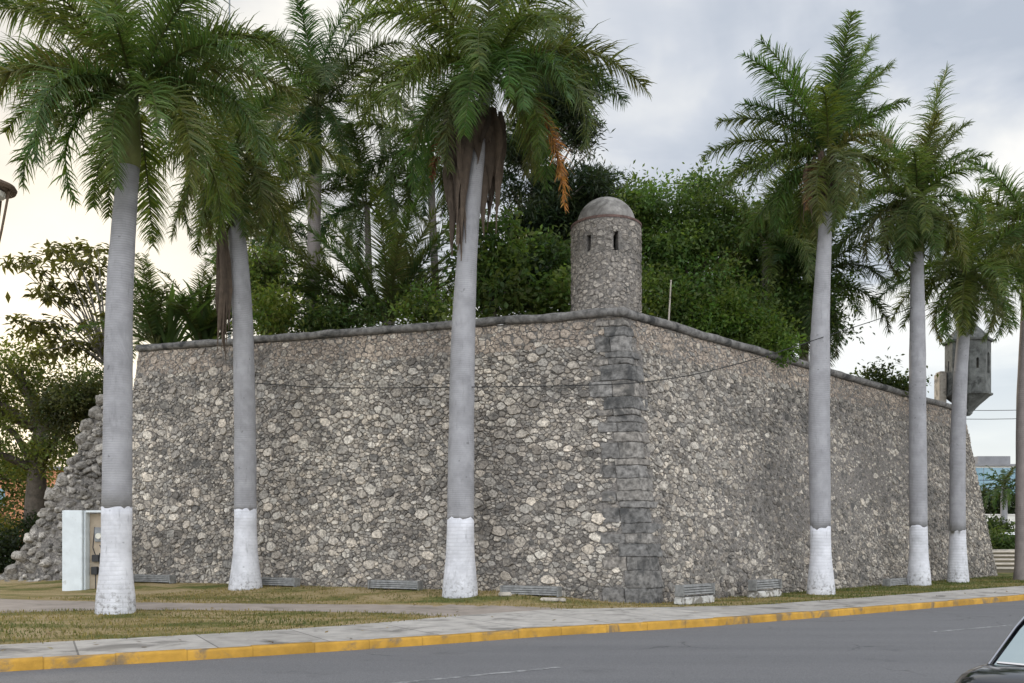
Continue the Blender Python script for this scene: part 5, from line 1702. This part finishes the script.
# ------------------------------------------------------------------ far background
def far_left():
    c = at(-20, 540, 80)
    t = empty('orange_building', (c.x, c.y, 0), 'orange plastered building glimpsed behind the trees at the far left', 'building')
    mb = MB(); mb.box((c.x, c.y + 4, 3.9), (14, 8, 7.8)); mb.build('wall', M['orangewall'], t)
    mb = MB(); mb.box((c.x, c.y + 4, 7.95), (14.6, 8.6, .3)); mb.build('roof', M['roofgrey'], t)
    for k in range(4):
        for z in (1.9, 5.4):
            mb = MB(); mb.box((c.x - 5 + k * 3.3, c.y - .01, z), (1.3, .12, 1.5)); mb.build('window', M['bluewindow'], t)
far_left()
def far_right():
    d = 190.0
    c = at(1040, 540, d)
    t = empty('glass_building', (c.x, c.y, 0), 'long low building with blue glass front in the distance at the right', 'building')
    zt = EYE + (HZ - 466) / F_PX * d
    mb = MB(); mb.box((c.x, c.y + 8, zt / 2), (56, 16, zt)); mb.build('wall', M['whitewall'], t)
    for k in range(14):
        mb = MB(); mb.box((c.x - 26 + k * 4, c.y - .06, zt - 3.9), (3.86, .2, 7.0)); mb.build('window', M['bluewindow'], t)
    mb = MB(); mb.box((c.x, c.y + 8, zt + .2), (57, 17, .4)); mb.build('roof', M['roofgrey'], t)
    x = at(1003, 460, d).x
    mb = MB(); mb.box((x, c.y + 6, zt + 1.4), (7, 5, 2.0)); mb.build('roof_housing', M['roofgrey'], t)
    # white boundary wall
    d2 = 120.0; c2 = at(1040, 523, d2)
    z1 = EYE + (HZ - 515) / F_PX * d2
    mb = MB(); mb.box((c2.x, c2.y, z1 / 2), (44, .3, z1)); mb.box((c2.x, c2.y, z1 + .06), (44.2, .5, .12))
    tag(mb.build('boundary_wall', M['whitewall']), 'long white boundary wall in front of the blue glass building', 'wall')
    # distant palms
    d3 = 100.0
    for i, (px, top_, lab) in enumerate(((1004, 487, 'small distant palm in front of the blue glass building'), (1052, 480, 'distant palm beyond the right edge palm'))):
        b = at(px, 556, d3); b.z = 0
        palm(b, [at(px, 520, d3), at(px, top_ + 6, d3)], [(0, .42), (6, .36)], 0, at(px, top_, d3), crown(24, 120 + i, 3.3, 80, -40, 1.0), lab, 20 + i, group='distant palms at the right', trunk_m='trunk', shaft=False, n=34, w=.14, ll=.8, col=DEEP, name='distant_palm')
    # trees under the building
    for i, (px, lab) in enumerate(((984, 'dark distant tree clump just past the bastion edge'), (1002, 'dark distant tree clump under the small distant palm'), (1022, 'dark distant tree clump behind the right edge palm'))):
        tree('distant_tree', lab, 'tree', (at(px, 545, 135).x, 135, 0), [at(px, 520, 135)], [E(px, 505, 135, 11, 11, 12, 1)], 60, 30, .55, (.028, .045, .02), 280 + i, .3, 6, spread=.7, group='distant trees at the right')
    # hedges, parked car, steps
    tree('hedge', 'green hedge behind the pale steps at the right', 'hedge', (at(1010, 552, 80).x, 80, 0), None, [E(998, 542, 80, 14, 9, 12, 1), E(1020, 541, 80, 16, 10, 12, 1), E(1045, 541, 80, 16, 10, 12, 1)], 150, 40, .35, (.05, .085, .025), 290, spread=.4)
    tree('hedge', 'tall shrubbery against the white boundary wall at the right', 'hedge', (at(1000, 540, 100).x, 100, 0), None, [E(992, 530, 100, 12, 7, 9, 1), E(975, 530, 100, 12, 8, 9, 1)], 80, 36, .4, (.04, .07, .022), 291, spread=.5)
    sedan((at(1013, 540, 92).x, 92, .9), .15, 'white car parked before the white boundary wall at the right', 'whitepaint', 'white_car')
    st = empty('steps', (at(1008, 570, 50).x, 50, 0), 'pale concrete steps and low wall beyond the bastion end', 'steps')
    for i in range(5):
        dd = 46 + i * 1.3
        x_ = at(1018, 560, dd).x + 1.2
        mb = MB(); mb.box((x_, dd + .03, .09 + i * .19), (6.4, 1.24, .18)); mb.build('riser', M['soil'], st)
        mb = MB(); mb.box((x_, dd, .215 + i * .19), (6.5, 1.36, .07)); mb.build('step', M['palestep'], st, bevel=.01)
    mb = MB(); c4 = at(1012, 552, 59); mb.box((c4.x + 1.5, 59, .5), (9, .4, 1.0)); mb.build('low_wall', M['palestone'], st, bevel=.03)
far_right()

# ------------------------------------------------------------------ grass blades
def grass():
    rng = np.random.default_rng(400)
    N = 90000
    i = rng.integers(np.searchsorted(KLA[:, 0], -22), np.searchsorted(KLA[:, 0], 26), N)
    d = rng.uniform(1.9, 15, N)
    f = rng.random(N)[:, None]
    p = KLA[i] * (1 - f) + KLA[np.minimum(i + 1, len(KLA) - 1)] * f + KNA[i] * d[:, None]
    # tufts: pull the blades together
    cell = np.floor(p / .22)
    p = p * .75 + (cell + .5 + rng.normal(0, .05, p.shape)) * .22 * .25
    ww = np.array([walk_w(k) for k in range(len(KL))])[i]
    ok = d > ww - .05 + rng.normal(0, .07, N)
    # off the path
    ax = np.array([(a.x + b.x) / 2 for a, b in PATH_POLY]); ya = np.array([a.y for a, b in PATH_POLY]); yb = np.array([b.y for a, b in PATH_POLY])
    o_ = np.argsort(ax)
    yu = np.interp(p[:, 0], ax[o_], ya[o_]); yl = np.interp(p[:, 0], ax[o_], yb[o_])
    e = rng.normal(0, .07, N)
    on_path = (p[:, 1] < yu - .02 + e) & (p[:, 1] > yl + .02 + e) & (p[:, 0] < ax.max())
    ok &= ~on_path
    # in front of the bastion only
    rel = p - np.array([A0.x, A0.y])
    dl_ = rel @ np.array([NL.x, NL.y]); dr_ = rel @ np.array([NR.x, NR.y])
    ok &= (np.maximum(dl_, dr_) > .02)
    p = p[ok]; n = len(p)
    z = ground_z(p[:, 0], p[:, 1])
    h = rng.uniform(.025, .085, n); az = rng.uniform(0, 6.28, n); lean = rng.uniform(0, .06, n); wd = rng.uniform(.008, .016, n)
    bx = np.stack([np.cos(az), np.sin(az), 0 * az], -1)
    P = np.stack([p[:, 0], p[:, 1], z], -1)
    T = P + np.stack([-np.sin(az) * lean, np.cos(az) * lean, h], -1)
    V = np.stack([P - bx * wd[:, None], P + bx * wd[:, None], T], 1).reshape(-1, 3)
    big = np.array([mnoise.noise(Vector((x * .35, y * .7, 3.3))) for x, y in p])
    g = np.clip(.30 + .45 * sstep(p[:, 0], 3.5, 9) + big * 1.1 + rng.normal(0, .22, n), 0, 1)[:, None]
    C = np.array((.075, .105, .03)) * g + np.array((.26, .21, .105)) * (1 - g)
    C *= rng.uniform(.7, 1.25, (n, 1))
    o = link('grass', arrays('grass', V, np.arange(n * 3).reshape(n, 3), C), M['leaf'])
    tag(o, 'short dry patchy grass of the lawn round the bastion', 'grass', kind='stuff')
grass()

def litter():
    rng = np.random.default_rng(410)
    V = []; Q = []; C = []
    for k in range(900):
        if rng.random() < .55:
            f = rng.random(); side = rng.random() < .5
            P_, Q_, N_ = (A0, C0, NL) if side else (A0, B0, NR)
            p = P_.lerp(Q_, f); dd = abs(rng.normal(0, .55)) + .05
            x, y = p.x + N_.x * dd, p.y + N_.y * dd
        else:
            i = rng.integers(np.searchsorted(KLA[:, 0], -18), np.searchsorted(KLA[:, 0], 20)); dd = rng.uniform(.2, 9)
            x, y = KLA[i] + KNA[i] * dd
            if (np.array([x, y]) - np.array([A0.x, A0.y])) @ np.array([NL.x, NL.y]) < .1 and (np.array([x, y]) - np.array([A0.x, A0.y])) @ np.array([NR.x, NR.y]) < .1: continue
        z = gz(x, y) + .022; a = rng.uniform(0, 6.28); L = rng.uniform(.05, .16); w = L * rng.uniform(.25, .6)
        dv = np.array([math.cos(a), math.sin(a), rng.uniform(-.1, .35)]); sd = np.array([-math.sin(a), math.cos(a), rng.uniform(-.2, .2)])
        p = np.array([x, y, z]); b = len(V)
        V += [p - dv * L / 2, p + sd * w / 2, p + dv * L / 2, p - sd * w / 2]; Q.append((b, b + 1, b + 2, b + 3))
        C.append(np.array(((.20, .13, .07), (.28, .21, .12), (.12, .08, .05), (.33, .29, .22))[rng.integers(4)]) * rng.uniform(.7, 1.2))
    tag(link('leaf_litter', arrays('leaf_litter', V, Q, np.array(C)), M['leaf']), 'dry leaf litter scattered along the wall foot and lawn', 'litter', kind='stuff')
litter()
